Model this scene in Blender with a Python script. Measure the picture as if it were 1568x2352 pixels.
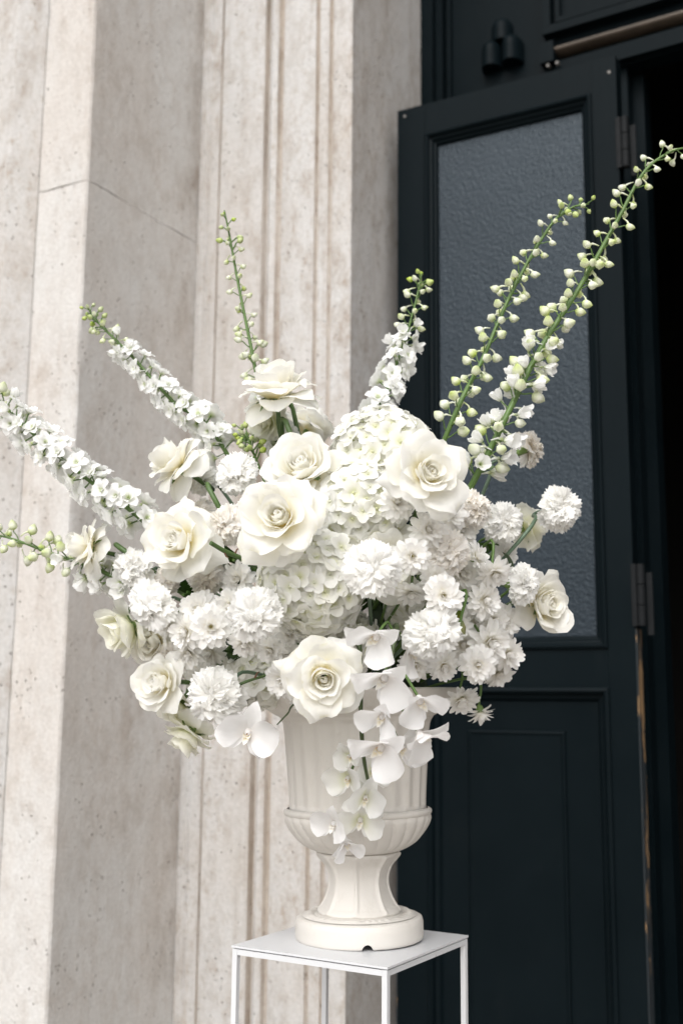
import bpy, math, random
import numpy as np
from math import sin, cos, pi, radians, sqrt, exp
from mathutils import Vector, Matrix, Quaternion, noise

for o in list(bpy.data.objects):
    bpy.data.objects.remove(o)
sc = bpy.context.scene
COL = sc.collection
rnd = random.Random(7)

# ------------------------------------------------------------------ camera
CAMZ = 1.35
PITCH, ROLL, FPX = radians(9.6), radians(0.5), 2614.0      # FPX: focal length for a 1568 x 2352 picture
cam_d = bpy.data.cameras.new('camera')
cam = bpy.data.objects.new('camera', cam_d); COL.objects.link(cam)
FWD = Vector((0, cos(PITCH), sin(PITCH)))
_u = Vector((1, 0, 0)).cross(FWD)
RIGHT = Vector((1, 0, 0)) * cos(ROLL) + _u * sin(ROLL)
UP = _u * cos(ROLL) - Vector((1, 0, 0)) * sin(ROLL)
CAM = Vector((0, 0, CAMZ))
cam.matrix_world = Matrix(((RIGHT.x, UP.x, -FWD.x, 0), (RIGHT.y, UP.y, -FWD.y, 0), (RIGHT.z, UP.z, -FWD.z, CAMZ), (0, 0, 0, 1)))
cam_d.sensor_fit = 'VERTICAL'; cam_d.sensor_height = 36; cam_d.sensor_width = 24; cam_d.lens = 40.0
cam_d.clip_start = 0.05; cam_d.clip_end = 2000
cam_d.dof.use_dof = True; cam_d.dof.focus_distance = 1.33; cam_d.dof.aperture_fstop = 5.0
sc.camera = cam
sc.render.resolution_x, sc.render.resolution_y = 682, 1024

# ------------------------------------------------------------------ sky, sun, exposure
SUN_DIR = Vector((-0.22, -0.74, 0.76)).normalized()          # towards the sun: high, in front of the facade, a little to the left
w = bpy.data.worlds.new('World'); sc.world = w; w.use_nodes = True
nt = w.node_tree; nt.nodes.clear()
sky = nt.nodes.new('ShaderNodeTexSky'); sky.sky_type = 'NISHITA'; sky.sun_disc = False
sky.sun_elevation = math.asin(SUN_DIR.z); sky.sun_rotation = math.atan2(SUN_DIR.x, SUN_DIR.y)
sky.dust_density = 5.0; sky.air_density = 1.0; sky.ozone_density = 1.0
hs = nt.nodes.new('ShaderNodeHueSaturation'); hs.inputs['Saturation'].default_value = 0.16
bg = nt.nodes.new('ShaderNodeBackground'); bg.inputs['Strength'].default_value = 0.15
wo = nt.nodes.new('ShaderNodeOutputWorld')
nt.links.new(sky.outputs[0], hs.inputs['Color']); nt.links.new(hs.outputs[0], bg.inputs[0]); nt.links.new(bg.outputs[0], wo.inputs[0])
sun_d = bpy.data.lights.new('sun', 'SUN'); sun_d.energy = 0.65; sun_d.angle = radians(80); sun_d.color = (1, .98, .96)
sun = bpy.data.objects.new('sun', sun_d); COL.objects.link(sun)
sun.rotation_euler = (-SUN_DIR).to_track_quat('-Z', 'Y').to_euler(); sun.location = (-6, -8, 12)
vs = sc.view_settings
vs.view_transform = 'Standard'; vs.look = 'None'; vs.gamma = 1; vs.use_curve_mapping = False
vs.exposure = 0.55
sc.cycles.max_bounces = 18; sc.cycles.diffuse_bounces = 14; sc.cycles.transmission_bounces = 14
sc.cycles.use_denoising = True

# ------------------------------------------------------------------ helpers
def ray(x, y): return FWD + RIGHT * ((x - 784) / FPX) - UP * ((y - 1176) / FPX)
def at(x, y, d): return CAM + ray(x, y) * d                   # a point at a chosen distance
def camvec(r, u, t): return (RIGHT * r + UP * u - FWD * t).normalized()
AW = radians(30)
EW = Vector((cos(AW), -sin(AW), 0)); DW = Vector((sin(AW), cos(AW), 0))   # along the facade, into the facade
def st(s, t, z): return EW * s + DW * t + Vector((0, 0, z))

def lnk(n, a, b): n.links.new(a, b)
def new_mat(name):
    m = bpy.data.materials.new(name); m.use_nodes = True
    n = m.node_tree; b = n.nodes['Principled BSDF']; return m, n, b
def nd(n, t, **kw):
    x = n.nodes.new(t)
    for k, v in kw.items(): setattr(x, k, v)
    return x
def ramp(n, stops):
    r = nd(n, 'ShaderNodeValToRGB'); e = r.color_ramp.elements
    while len(e) < len(stops): e.new(0.5)
    for i, (p, c) in enumerate(stops): e[i].position = p; e[i].color = (*c, 1) if len(c) == 3 else c
    return r
def noise_n(n, vec, scale, detail=4, rough=.6, dist=0):
    x = nd(n, 'ShaderNodeTexNoise'); x.inputs['Scale'].default_value = scale; x.inputs['Detail'].default_value = detail
    x.inputs['Roughness'].default_value = rough; x.inputs['Distortion'].default_value = dist
    lnk(n, vec, x.inputs['Vector']); return x
def mapping(n, out, sx=1, sy=1, sz=1, loc=(0, 0, 0)):
    m = nd(n, 'ShaderNodeMapping'); m.inputs['Scale'].default_value = (sx, sy, sz); m.inputs['Location'].default_value = loc
    lnk(n, out, m.inputs[0]); return m.outputs[0]
def mixc(n, fac, a, b, mode='MIX'):
    m = nd(n, 'ShaderNodeMix', data_type='RGBA', blend_type=mode)
    for s, v in ((m.inputs[0], fac), (m.inputs[6], a), (m.inputs[7], b)):
        if isinstance(v, (int, float)): s.default_value = v
        elif isinstance(v, tuple): s.default_value = (*v, 1)
        else: lnk(n, v, s)
    return m.outputs[2]
def bump(n, b, h, strength, dist):
    x = nd(n, 'ShaderNodeBump'); x.inputs['Strength'].default_value = strength; x.inputs['Distance'].default_value = dist
    lnk(n, h, x.inputs['Height']); lnk(n, x.outputs[0], b.inputs['Normal']); return x
def mth(n, op, a, b=None):
    m = nd(n, 'ShaderNodeMath', operation=op)
    for s, v in ((m.inputs[0], a), (m.inputs[1], b)):
        if v is None: continue
        if isinstance(v, (int, float)): s.default_value = v
        else: lnk(n, v, s)
    return m.outputs[0]

# ------------------------------------------------------------------ materials
def stone_mat(name, base, warm, stain, stain_amt, streak=1.0, loc=(0, 0, 0), speck=.6, grime=False):
    m, n, b = new_mat(name)
    tc = nd(n, 'ShaderNodeTexCoord'); co = mapping(n, tc.outputs['Object'], 1, 1, 1, loc)
    big = noise_n(n, mapping(n, co, 1, 1, .45), 3.5, 5, .6)
    mid = noise_n(n, mapping(n, co, 1, 1, .6), 22, 6, .7)
    fine = noise_n(n, co, 130, 4, .7)
    c1 = mixc(n, ramp(n, [(.36, (0, 0, 0)), (.64, (1, 1, 1))]).outputs[0] if False else big.outputs[0], base, warm)
    r1 = ramp(n, [(.40, (0, 0, 0)), (.62, (1, 1, 1))]); lnk(n, big.outputs[0], r1.inputs[0])
    c1 = mixc(n, r1.outputs[0], base, warm)
    # blotchy brown weathering
    r2 = ramp(n, [(.46, (0, 0, 0)), (.68, (1, 1, 1))]); lnk(n, mid.outputs[0], r2.inputs[0])
    r3 = ramp(n, [(.38, (.12, .12, .12)), (.62, (1, 1, 1))])
    big2 = noise_n(n, mapping(n, co, 1, 1, .35, (3, 1, 2)), 5.5, 6, .65); lnk(n, big2.outputs[0], r3.inputs[0])
    f = mth(n, 'MULTIPLY', r2.outputs[0], r3.outputs[0]); f = mth(n, 'MULTIPLY', f, stain_amt)
    c2 = mixc(n, f, c1, stain)
    mid2 = noise_n(n, mapping(n, co, 1, 1, .55, (7, 3, 1)), 60, 5, .75); r7 = ramp(n, [(.50, (0, 0, 0)), (.66, (1, 1, 1))]); lnk(n, mid2.outputs[0], r7.inputs[0])
    r8 = ramp(n, [(.40, (.15, .15, .15)), (.60, (1, 1, 1))]); lnk(n, noise_n(n, mapping(n, co, 1, 1, .4, (1, 9, 4)), 8, 5, .7).outputs[0], r8.inputs[0])
    c2 = mixc(n, mth(n, 'MULTIPLY', mth(n, 'MULTIPLY', r7.outputs[0], r8.outputs[0]), speck), c2, tuple(x * 1.15 for x in stain))
    if grime:                                                 # brown grime washed into the inner corner of the reveal
        gp = nd(n, 'ShaderNodeVectorMath', operation='DOT_PRODUCT'); lnk(n, tc.outputs['Object'], gp.inputs[0]); gp.inputs[1].default_value = tuple(DW)
        gm = nd(n, 'ShaderNodeMapRange'); gm.inputs['From Min'].default_value = 2.07; gm.inputs['From Max'].default_value = 2.17; lnk(n, gp.outputs['Value'], gm.inputs[0])
        gn = ramp(n, [(.44, (0, 0, 0)), (.66, (1, 1, 1))]); lnk(n, noise_n(n, mapping(n, co, 1, 1, .5), 7, 6, .7).outputs[0], gn.inputs[0])
        c2 = mixc(n, mth(n, 'MULTIPLY', mth(n, 'MULTIPLY', gm.outputs[0], gn.outputs[0]), .8), c2, (.20, .145, .10))
    # vertical runs
    run = noise_n(n, mapping(n, co, 34, 34, 1.3), 1.0, 4, .6)
    r4 = ramp(n, [(.54, (0, 0, 0)), (.78, (1, 1, 1))]); lnk(n, run.outputs[0], r4.inputs[0])
    c3 = mixc(n, mth(n, 'MULTIPLY', r4.outputs[0], .40 * streak), c2, stain)
    # pits
    vo = nd(n, 'ShaderNodeTexVoronoi'); vo.inputs['Scale'].default_value = 75; lnk(n, mapping(n, co, 1, 1, .7), vo.inputs['Vector'])
    r5 = ramp(n, [(.06, (1, 1, 1)), (.20, (0, 0, 0))]); lnk(n, vo.outputs['Distance'], r5.inputs[0])
    pm = noise_n(n, co, 9, 3, .6); r6 = ramp(n, [(.44, (0, 0, 0)), (.58, (1, 1, 1))]); lnk(n, pm.outputs[0], r6.inputs[0])
    pit = mth(n, 'MULTIPLY', r5.outputs[0], r6.outputs[0])
    c4 = mixc(n, mth(n, 'MULTIPLY', pit, .7), c3, tuple(x * .55 for x in stain))
    c5 = mixc(n, .25, c4, fine.outputs[0], 'OVERLAY')
    lnk(n, c5, b.inputs['Base Color']); b.inputs['Roughness'].default_value = .85
    h = mth(n, 'ADD', mth(n, 'MULTIPLY', mid.outputs[0], .7), mth(n, 'MULTIPLY', fine.outputs[0], .35))
    h = mth(n, 'SUBTRACT', h, mth(n, 'MULTIPLY', pit, 1.0))
    bump(n, b, h, .8, .006)
    return m
M = {}
M['stone'] = stone_mat('pale limestone', (.485, .475, .463), (.465, .44, .415), (.27, .22, .175), .85, 1.0, (0, 0, 0), .75)
M['stone_reveal'] = stone_mat('weathered limestone', (.53, .518, .50), (.505, .475, .445), (.30, .245, .20), .5, .5, (2.3, 4.1, .7), .35, True)
M['groove_dirt'] = stone_mat('dirt filled stone groove', (.45, .41, .37), (.38, .33, .28), (.24, .185, .14), .9, .9, (1, 2, 3))
M['ground'] = stone_mat('paving stone', (.34, .32, .29), (.30, .27, .24), (.16, .12, .09), .6, 0)

def paint_mat():
    m, n, b = new_mat('dark blue green paint'); tc = nd(n, 'ShaderNodeTexCoord'); co = tc.outputs['Object']
    g = noise_n(n, mapping(n, co, 60, 60, 2.5), 1.0, 5, .65)
    l = noise_n(n, co, 4.0, 5, .6)
    c = mixc(n, l.outputs[0], (.0020, .0042, .0054), (.0042, .0080, .0100))
    dust = ramp(n, [(.55, (0, 0, 0)), (.8, (1, 1, 1))]); lnk(n, noise_n(n, mapping(n, co, 6, 6, 3), 3, 6, .7).outputs[0], dust.inputs[0])
    c = mixc(n, mth(n, 'MULTIPLY', dust.outputs[0], .25), c, (.011, .0135, .0145))
    lnk(n, c, b.inputs['Base Color'])
    rr = ramp(n, [(.3, (.30,) * 3), (.7, (.52,) * 3)]); lnk(n, l.outputs[0], rr.inputs[0]); lnk(n, rr.outputs[0], b.inputs['Roughness'])
    b.inputs['Specular IOR Level'].default_value = .05
    bump(n, b, g.outputs[0], .25, .002)
    return m
M['paint'] = paint_mat()
def worn_mat():
    m, n, b = new_mat('chipped paint over bare wood'); tc = nd(n, 'ShaderNodeTexCoord'); co = tc.outputs['Object']
    a = noise_n(n, mapping(n, co, 25, 25, 7), 1.0, 6, .7)
    r = ramp(n, [(.53, (0, 0, 0)), (.56, (1, 1, 1))]); lnk(n, a.outputs[0], r.inputs[0])
    gr = noise_n(n, mapping(n, co, 90, 90, 6), 1.0, 4, .6)
    wood = mixc(n, gr.outputs[0], (.22, .13, .06), (.33, .21, .11))
    c = mixc(n, r.outputs[0], (.017, .024, .029), wood)
    lnk(n, c, b.inputs['Base Color']); b.inputs['Roughness'].default_value = .6
    bump(n, b, mth(n, 'MULTIPLY', r.outputs[0], -1), .5, .002)
    return m
M['worn'] = worn_mat()
def simple(name, col, rough=.5, metal=0, var=.0, scale=30, bumps=0):
    m, n, b = new_mat(name); tc = nd(n, 'ShaderNodeTexCoord')
    x = noise_n(n, tc.outputs['Object'], scale, 5, .65)
    lnk(n, mixc(n, x.outputs[0], tuple(max(0, c * (1 - var)) for c in col), tuple(min(1, c * (1 + var)) for c in col)), b.inputs['Base Color'])
    b.inputs['Roughness'].default_value = rough; b.inputs['Metallic'].default_value = metal
    if bumps: bump(n, b, x.outputs[0], bumps, .003)
    return m
M['iron'] = simple('blackened iron', (.008, .009, .010), .6, 0, .4, 60, .3)
M['iron'].node_tree.nodes['Principled BSDF'].inputs['Specular IOR Level'].default_value = .12
M['lit_brown'] = simple('dull brass rail', (.075, .058, .043), .45, .1, .5, 25, .3)  # worn brown of the rail with its lit highlight coloured in
M['screw'] = simple('screw metal', (.16, .15, .14), .5, .3, .3)
M['dark_room'] = simple('interior plaster in shade colour', (.02, .018, .016), .9, 0, .3, 3)  # darkness of the unlit room is put into the wall colour
M['white_metal'] = None
def white_metal():
    m, n, b = new_mat('white lacquered steel'); tc = nd(n, 'ShaderNodeTexCoord'); co = tc.outputs['Object']
    a = noise_n(n, co, 38, 6, .75); r = ramp(n, [(.665, (0, 0, 0)), (.68, (1, 1, 1))]); lnk(n, a.outputs[0], r.inputs[0])
    s = noise_n(n, co, 7, 5, .6)
    c = mixc(n, s.outputs[0], (.56, .57, .585), (.63, .635, .65)); c = mixc(n, r.outputs[0], c, (.30, .27, .25))
    lnk(n, c, b.inputs['Base Color']); b.inputs['Roughness'].default_value = .38
    bump(n, b, noise_n(n, co, 300, 2, .5).outputs[0], .08, .001); return m
M['white_metal'] = white_metal()
def vase_mat():
    m, n, b = new_mat('ivory cast stone'); tc = nd(n, 'ShaderNodeTexCoord'); co = tc.outputs['Object']
    a = noise_n(n, co, 9, 5, .6); d = noise_n(n, co, 60, 6, .75)
    c = mixc(n, a.outputs[0], (.60, .572, .53), (.66, .632, .59))
    r = ramp(n, [(.60, (0, 0, 0)), (.80, (1, 1, 1))]); lnk(n, d.outputs[0], r.inputs[0])
    c = mixc(n, mth(n, 'MULTIPLY', r.outputs[0], .5), c, (.44, .40, .34))
    st2 = ramp(n, [(.56, (0, 0, 0)), (.72, (1, 1, 1))]); lnk(n, noise_n(n, mapping(n, co, 1, 1, .35), 26, 6, .7).outputs[0], st2.inputs[0]); c = mixc(n, mth(n, 'MULTIPLY', st2.outputs[0], .35), c, (.46, .42, .36))
    lnk(n, c, b.inputs['Base Color']); b.inputs['Roughness'].default_value = .6
    bump(n, b, d.outputs[0], .15, .002); return m
M['vase'] = vase_mat()
def glass_mat():
    m, n, b = new_mat('hammered privacy glass'); tc = nd(n, 'ShaderNodeTexCoord'); co = tc.outputs['Object']
    a = noise_n(n, mapping(n, co, 1, 1, .8), 170, 3, .6, .4); d = noise_n(n, co, 5, 3, .5)
    c = mixc(n, d.outputs[0], (.010, .0145, .0195), (.019, .026, .034))
    lnk(n, c, b.inputs['Base Color']); rv = ramp(n, [(.35, (.08,) * 3), (.65, (.34,) * 3)]); lnk(n, noise_n(n, mapping(n, co, 1, 1, .5), 4, 4, .6).outputs[0], rv.inputs[0]); lnk(n, rv.outputs[0], b.inputs['Roughness'])
    b.inputs['Specular IOR Level'].default_value = .32; b.inputs['Specular Tint'].default_value = (.80, .92, 1.0, 1)  # blue of the sky reflection is put into base colour and tint
    bump(n, b, a.outputs[0], .65, .004); return m
M['glass'] = glass_mat()

def petal_mat(name, base, mid, tip, trans=.28, rough=.5, var=.04, edge=0):
    """colour runs along the petal from its foot to its edge; light passes through"""
    m, n, b = new_mat(name)
    uv = nd(n, 'ShaderNodeUVMap'); sep = nd(n, 'ShaderNodeSeparateXYZ'); lnk(n, uv.outputs[0], sep.inputs[0])
    r = ramp(n, [(.0, base), (.45, mid), (1.0, tip)]); lnk(n, sep.outputs[1], r.inputs[0])
    oi = nd(n, 'ShaderNodeObjectInfo'); h = nd(n, 'ShaderNodeHueSaturation'); col = r.outputs[0]
    if edge:                                                  # dry, greenish tan rim on some stretches of the petal edge
        er = ramp(n, [(.86, (0, 0, 0)), (1, (1, 1, 1))]); lnk(n, sep.outputs[1], er.inputs[0])
        tcn = nd(n, 'ShaderNodeTexCoord'); en = ramp(n, [(.52, (0, 0, 0)), (.66, (1, 1, 1))]); lnk(n, noise_n(n, tcn.outputs['Object'], 45, 3, .6).outputs[0], en.inputs[0])
        col = mixc(n, mth(n, 'MULTIPLY', mth(n, 'MULTIPLY', er.outputs[0], en.outputs[0]), edge), col, (.66, .62, .36))
    lnk(n, col, h.inputs['Color'])
    mr = nd(n, 'ShaderNodeMapRange'); mr.inputs['To Min'].default_value = 1 - var * 1.6; mr.inputs['To Max'].default_value = 1.0
    lnk(n, oi.outputs['Random'], mr.inputs[0]); lnk(n, mr.outputs[0], h.inputs['Value'])
    mr2 = nd(n, 'ShaderNodeMapRange'); mr2.inputs['To Min'].default_value = .6; mr2.inputs['To Max'].default_value = 1.5
    w2 = nd(n, 'ShaderNodeTexWhiteNoise', noise_dimensions='1D'); lnk(n, oi.outputs['Random'], w2.inputs['W']); lnk(n, w2.outputs['Value'], mr2.inputs[0]); lnk(n, mr2.outputs[0], h.inputs['Saturation'])
    vein = noise_n(n, mapping(n, uv.outputs[0], 26, 2.2, 1), 1.0, 4, .6)
    lnk(n, h.outputs[0], b.inputs['Base Color']); b.inputs['Roughness'].default_value = rough; b.inputs['Specular IOR Level'].default_value = .3
    bump(n, b, vein.outputs[0], .16, .0015)
    tr = nd(n, 'ShaderNodeBsdfTranslucent'); lnk(n, h.outputs[0], tr.inputs[0])
    mx = nd(n, 'ShaderNodeMixShader'); mx.inputs[0].default_value = trans
    lnk(n, b.outputs[0], mx.inputs[1]); lnk(n, tr.outputs[0], mx.inputs[2])
    lnk(n, mx.outputs[0], n.nodes['Material Output'].inputs[0])
    return m
M['rose'] = petal_mat('ivory rose petal', (.96, .90, .65), (.957, .945, .885), (.957, .951, .922), .5, edge=.35)  # yellow foot also paints in the warm glow between inner petals
M['rose_green'] = petal_mat('green tinged rose petal', (.86, .88, .58), (.945, .94, .84), (.955, .95, .89), .5, edge=.6)
M['carnation'] = petal_mat('white carnation petal', (.95, .915, .83), (.965, .955, .925), (.97, .967, .95), .5)
M['carnation_cream'] = petal_mat('cream carnation petal', (.92, .85, .73), (.94, .90, .84), (.955, .935, .905), .5, edge=.3)  # cream also carries the shadow on carnations set further back
M['mum'] = petal_mat('white chrysanthemum petal', (.94, .91, .78), (.96, .95, .92), (.965, .96, .95), .45)
M['hydrangea'] = petal_mat('cream hydrangea petal', (.78, .79, .60), (.865, .86, .81), (.88, .877, .845), .40)
M['larkspur'] = petal_mat('white larkspur petal', (.52, .60, .28), (.94, .94, .92), (.96, .96, .955), .45)
M['orchid'] = petal_mat('white orchid petal', (.93, .91, .89), (.95, .945, .945), (.955, .95, .95), .42, .42)
M['orchid_green'] = petal_mat('faintly greenish white orchid petal', (.86, .88, .70), (.94, .94, .90), (.95, .95, .935), .42, .42)
M['lip_yellow'] = petal_mat('orchid lip', (.60, .25, .03), (.90, .84, .66), (.93, .92, .90), .2)
M['bud'] = petal_mat('larkspur bud', (.56, .64, .28), (.91, .92, .80), (.60, .67, .36), .3)
M['bud_green'] = petal_mat('young larkspur bud', (.34, .46, .13), (.60, .66, .34), (.40, .50, .16), .18)
def green(name, a, b_, rough=.45):
    m = simple(name, a, rough, 0, .25, 60, .2); return m
M['stem'] = green('fresh green stem', (.085, .155, .035), None)
M['rose_stem'] = green('rose stem', (.06, .11, .028), None)
M['grey_stem'] = green('blue green carnation stem', (.10, .155, .10), None)
M['dark_stem'] = green('dark orchid stem', (.05, .075, .025), None)
M['calyx'] = green('green calyx', (.14, .22, .06), None)
M['leaf'] = petal_mat('deep green leaf', (.035, .07, .018), (.04, .085, .022), (.05, .09, .025), .15, .4, .3)
M['leaf_yellow'] = petal_mat('yellowing leaf', (.10, .16, .03), (.22, .21, .04), (.14, .16, .03), .2, .4, .2)
M['bark'] = simple('brown bark', (.13, .065, .035), .7, 0, .4, 200)
M['foam'] = simple('wet floral foam', (.018, .035, .014), .9, 0, .4, 80, .4)
M['disc'] = simple('flower eye', (.62, .56, .20), .7, 0, .4, 400, .6)
M['pale_core'] = simple('pale flower core', (.40, .44, .22), .7, 0, .3, 90)

# ------------------------------------------------------------------ mesh helpers
class MB:
    def __init__(s): s.v = []; s.f = []; s.mi = []; s.uv = []
    def grid(s, pts, uv=None, mi=0, closed_u=False, flip=False):
        """pts[nv][nu]; uv[nv][nu]"""
        nv, nu = len(pts), len(pts[0]); b = len(s.v)
        for r in pts: s.v.extend(tuple(p) for p in r)
        un = nu if closed_u else nu - 1
        for j in range(nv - 1):
            for i in range(un):
                i2 = (i + 1) % nu
                q = [(j, i), (j, i2), (j + 1, i2), (j + 1, i)]
                if flip: q.reverse()
                s.f.append([b + a * nu + c for a, c in q]); s.mi.append(mi)
                if uv is not None: s.uv.extend(uv[a][c] for a, c in q)
                else: s.uv.extend(((c if not (closed_u and i == nu - 1 and c == 0) else nu) / un, a / (nv - 1)) for a, c in q)
    def face(s, pts, mi=0):
        b = len(s.v); s.v.extend(tuple(p) for p in pts); s.f.append(list(range(b, b + len(pts)))); s.mi.append(mi)
        s.uv.extend((.5, .5) for _ in pts)
    def tube(s, pts, r0, r1=None, n=7, mi=0, cap=True, prof=None):
        pts = [Vector(p) for p in pts]; r1 = r0 if r1 is None else r1; rows = []
        t0 = (pts[1] - pts[0]).normalized(); a = t0.orthogonal().normalized()
        for i, p in enumerate(pts):
            t = (pts[min(i + 1, len(pts) - 1)] - pts[max(i - 1, 0)]).normalized()
            a = (a - t * a.dot(t)).normalized(); bb = t.cross(a); k = i / (len(pts) - 1)
            r = (r0 + (r1 - r0) * k) * (prof(k) if prof else 1)
            rows.append([p + (a * cos(2 * pi * j / n) + bb * sin(2 * pi * j / n)) * r for j in range(n)])
        s.grid(rows, None, mi, True)
        if cap:
            s.face(list(reversed(rows[0])), mi); s.face(rows[-1], mi)
    def box(s, o, ax, ay, az, mi=0):
        """corner o and three edge vectors"""
        o, ax, ay, az = map(Vector, (o, ax, ay, az))
        c = [o, o + ax, o + ax + ay, o + ay]; d = [p + az for p in c]
        if ax.cross(ay).dot(az) < 0: c.reverse(); d.reverse()
        s.face(c[::-1], mi); s.face(d, mi)
        for i in range(4): s.face([c[i], c[(i + 1) % 4], d[(i + 1) % 4], d[i]], mi)
    def mesh(s, name, mats, smooth=True, sharp=None):
        me = bpy.data.meshes.new(name); me.from_pydata(s.v, [], s.f)
        for m in mats: me.materials.append(m)
        me.polygons.foreach_set('material_index', s.mi)
        uvl = me.uv_layers.new(name='UVMap'); uvl.data.foreach_set('uv', np.array(s.uv, dtype=np.float32).ravel())
        if smooth: me.polygons.foreach_set('use_smooth', [True] * len(me.polygons))
        if sharp: me.set_sharp_from_angle(angle=radians(sharp))
        me.update(); return me

def link(name, me, parent=None, loc=None, rot=None, scale=None):
    o = bpy.data.objects.new(name, me); COL.objects.link(o)
    if parent: o.parent = parent
    if loc is not None: o.location = loc
    if rot is not None:
        if isinstance(rot, Quaternion): o.rotation_mode = 'QUATERNION'; o.rotation_quaternion = rot
        else: o.rotation_euler = rot
    if scale is not None: o.scale = (scale,) * 3 if isinstance(scale, (int, float)) else scale
    return o
def empty(name, loc=(0, 0, 0), rot=None, scale=None):
    o = link(name, None, None, loc, rot, scale); o.empty_display_size = .02; return o
def tag(o, label, cat=None, group=None, kind=None):
    o['label'] = label
    if cat: o['category'] = cat
    if group: o['group'] = group
    if kind: o['kind'] = kind
    return o
def catmull(pts, n=6):
    pts = [Vector(p) for p in pts]; q = [pts[0] * 2 - pts[1]] + pts + [pts[-1] * 2 - pts[-2]]; out = []
    for i in range(1, len(q) - 2):
        for k in range(n):
            t = k / n; a, b, c, d = q[i - 1], q[i], q[i + 1], q[i + 2]
            out.append(.5 * ((2 * b) + (c - a) * t + (2 * a - 5 * b + 4 * c - d) * t * t + (3 * b - a - 3 * c + d) * t ** 3))
    out.append(pts[-1]); return out
def axis_quat(axis, spin=0, uphint=None):
    axis = Vector(axis).normalized()
    if uphint is not None:
        y = Vector(uphint); y = (y - axis * y.dot(axis)).normalized(); x = y.cross(axis)
        return Matrix((x, y, axis)).transposed().to_quaternion()
    return Vector((0, 0, 1)).rotation_difference(axis) @ Quaternion((0, 0, 1), spin)

# ================================================================== THE SETTING
g = MB(); g.grid([[(-300 + 600 * i / 8, -300 + 600 * j / 8, 0) for i in range(9)] for j in range(9)])
tag(link('ground', g.mesh('ground', [M['ground']])), 'flat stone paving in front of the doorway', kind='structure')

# ---- stone portal: stepped piers built as vertical prisms of their plan
def prism(name, plan, z0, z1, mat, parent, dz=.05, da=.03, amp=.0016, seed=0, mirror=None, dirt=None, wave=None):
    """plan: open list of (s,t) running along the visible faces; closed at the back"""
    pts = []; seg = []
    for si, (a, b) in enumerate(zip(plan[:-1], plan[1:])):
        L = math.hypot(b[0] - a[0], b[1] - a[1]); k = max(1, int(round(L / da)))
        for i in range(k): pts.append((a[0] + (b[0] - a[0]) * i / k, a[1] + (b[1] - a[1]) * i / k, i == 0)); seg.append(1 if dirt and si in dirt else 0)
    pts.append((*plan[-1], True))
    nz = max(1, int((z1 - z0) / dz)); rows = []
    for j in range(nz + 1):
        z = z0 + (z1 - z0) * j / nz; row = []
        for (s, t, corner) in pts:
            if mirror is not None: s = 2 * mirror - s
            zj = z
            if wave and abs(z - wave) < .03: zj = z + (.0035 * noise.noise(Vector((s * 14, t * 14, 1))) + .0014 * noise.noise(Vector((s * 60, t * 60, 2)))) + (.0012 * noise.noise(Vector((s * 40, t * 40, z * 9e2))))
            p = st(s, t, zj); q = Vector((p.x * 9, p.y * 9, z * 5 + seed)); r = Vector((p.x * 45, p.y * 45, z * 30 + seed))
            a = amp * (1.6 * noise.noise(q) + (1.5 if corner else .6) * noise.noise(r))
            if corner: a += .0040 * max(0, noise.noise(r * .7 + Vector((5, 1, 3))) - .15) * 3
            row.append(p + DW * a + EW * (-.6 * a if mirror is None else .6 * a))
        rows.append(row)
    mb = MB(); mb.grid(rows, flip=(mirror is not None)); mb.mi = [seg[i % len(seg)] for i in range(len(mb.mi))]
    mb.face(rows[-1] if mirror is None else rows[-1][::-1]); mb.face(rows[0][::-1] if mirror is None else rows[0])
    return link(name, mb.mesh(name, [mat, M['groove_dirt']], True, 28), parent)
portal = empty('stone_portal', st(-1.5, 2.0, 0))
tag(portal, 'weathered pale limestone door surround with stepped piers and grooved moulding', 'portal')
portal_children = []
BACK = 3.2
def P_(*a, **k):
    o = prism(*a, **k); o.parent = portal; o.matrix_parent_inverse = Matrix.Translation(-portal.location); return o
arch = [(0, 0.0), (.012, -.004), (.024, -.004), (.030, .004), (.058, .004), (.0605, .010), (.0655, .010), (.068, 0), (.196, 0), (.200, .015), (.206, .015), (.210, .004),
        (.222, -.004), (.234, .003), (.238, .014), (.2445, .014), (.250, .006), (.262, .002), (.345, .002), (.348, .010), (.352, .010), (.356, .004), (.382, .004), (.385, .010), (.389, .010), (.393, .005),
        (.42, .003), (.447, .003)]
SM = -.42                                                     # centre line of the doorway
for mir in (None, SM):
    P_('outer_pier', [(-9.5, 3.2), (-9.5, 1.72), (-1.878, 1.72), (-1.872, 1.7225), (-1.829, 1.768), (-1.829, 3.2)], 0, 5.2, M['stone'], None, dz=.1, da=.12, mirror=mir)
    for (z0, z1) in ((0, CAMZ + 1.1505), (CAMZ + 1.1525, 5.2)):
        P_('stone_block', [(-1.828, 3.2), (-1.828, 1.7705), (-1.815, 1.775), (-1.693, 1.777), (-1.689, 1.782), (-1.689, 3.2)], z0, z1, M['stone_reveal'], None, dz=.04, mirror=mir, seed=z0, wave=CAMZ + 1.1515)
    P_('architrave', [(-1.688, 3.2)] + [(-1.688 + a, 2.18 + b) for a, b in arch] + [(-1.241, 2.188), (-1.241, 3.2)], 0, 5.2, M['stone'], None, dz=.05, da=.04, mirror=mir, dirt={1 + i for i, (p, q) in enumerate(zip(arch[:-1], arch[1:])) if p[1] > .009 or q[1] > .009})
mb = MB(); mb.box(st(-1.9, 2.22, 4.35), EW * 3.0, DW * .9, (0, 0, .85))
o = link('lintel', mb.mesh('lintel', [M['stone']], False), portal); o.matrix_parent_inverse = Matrix.Translation(-portal.location)
mb = MB(); mb.box(st(-1.24, 2.1, 0.0), EW * 1.64, DW * 1.1, (0, 0, .10))
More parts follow.
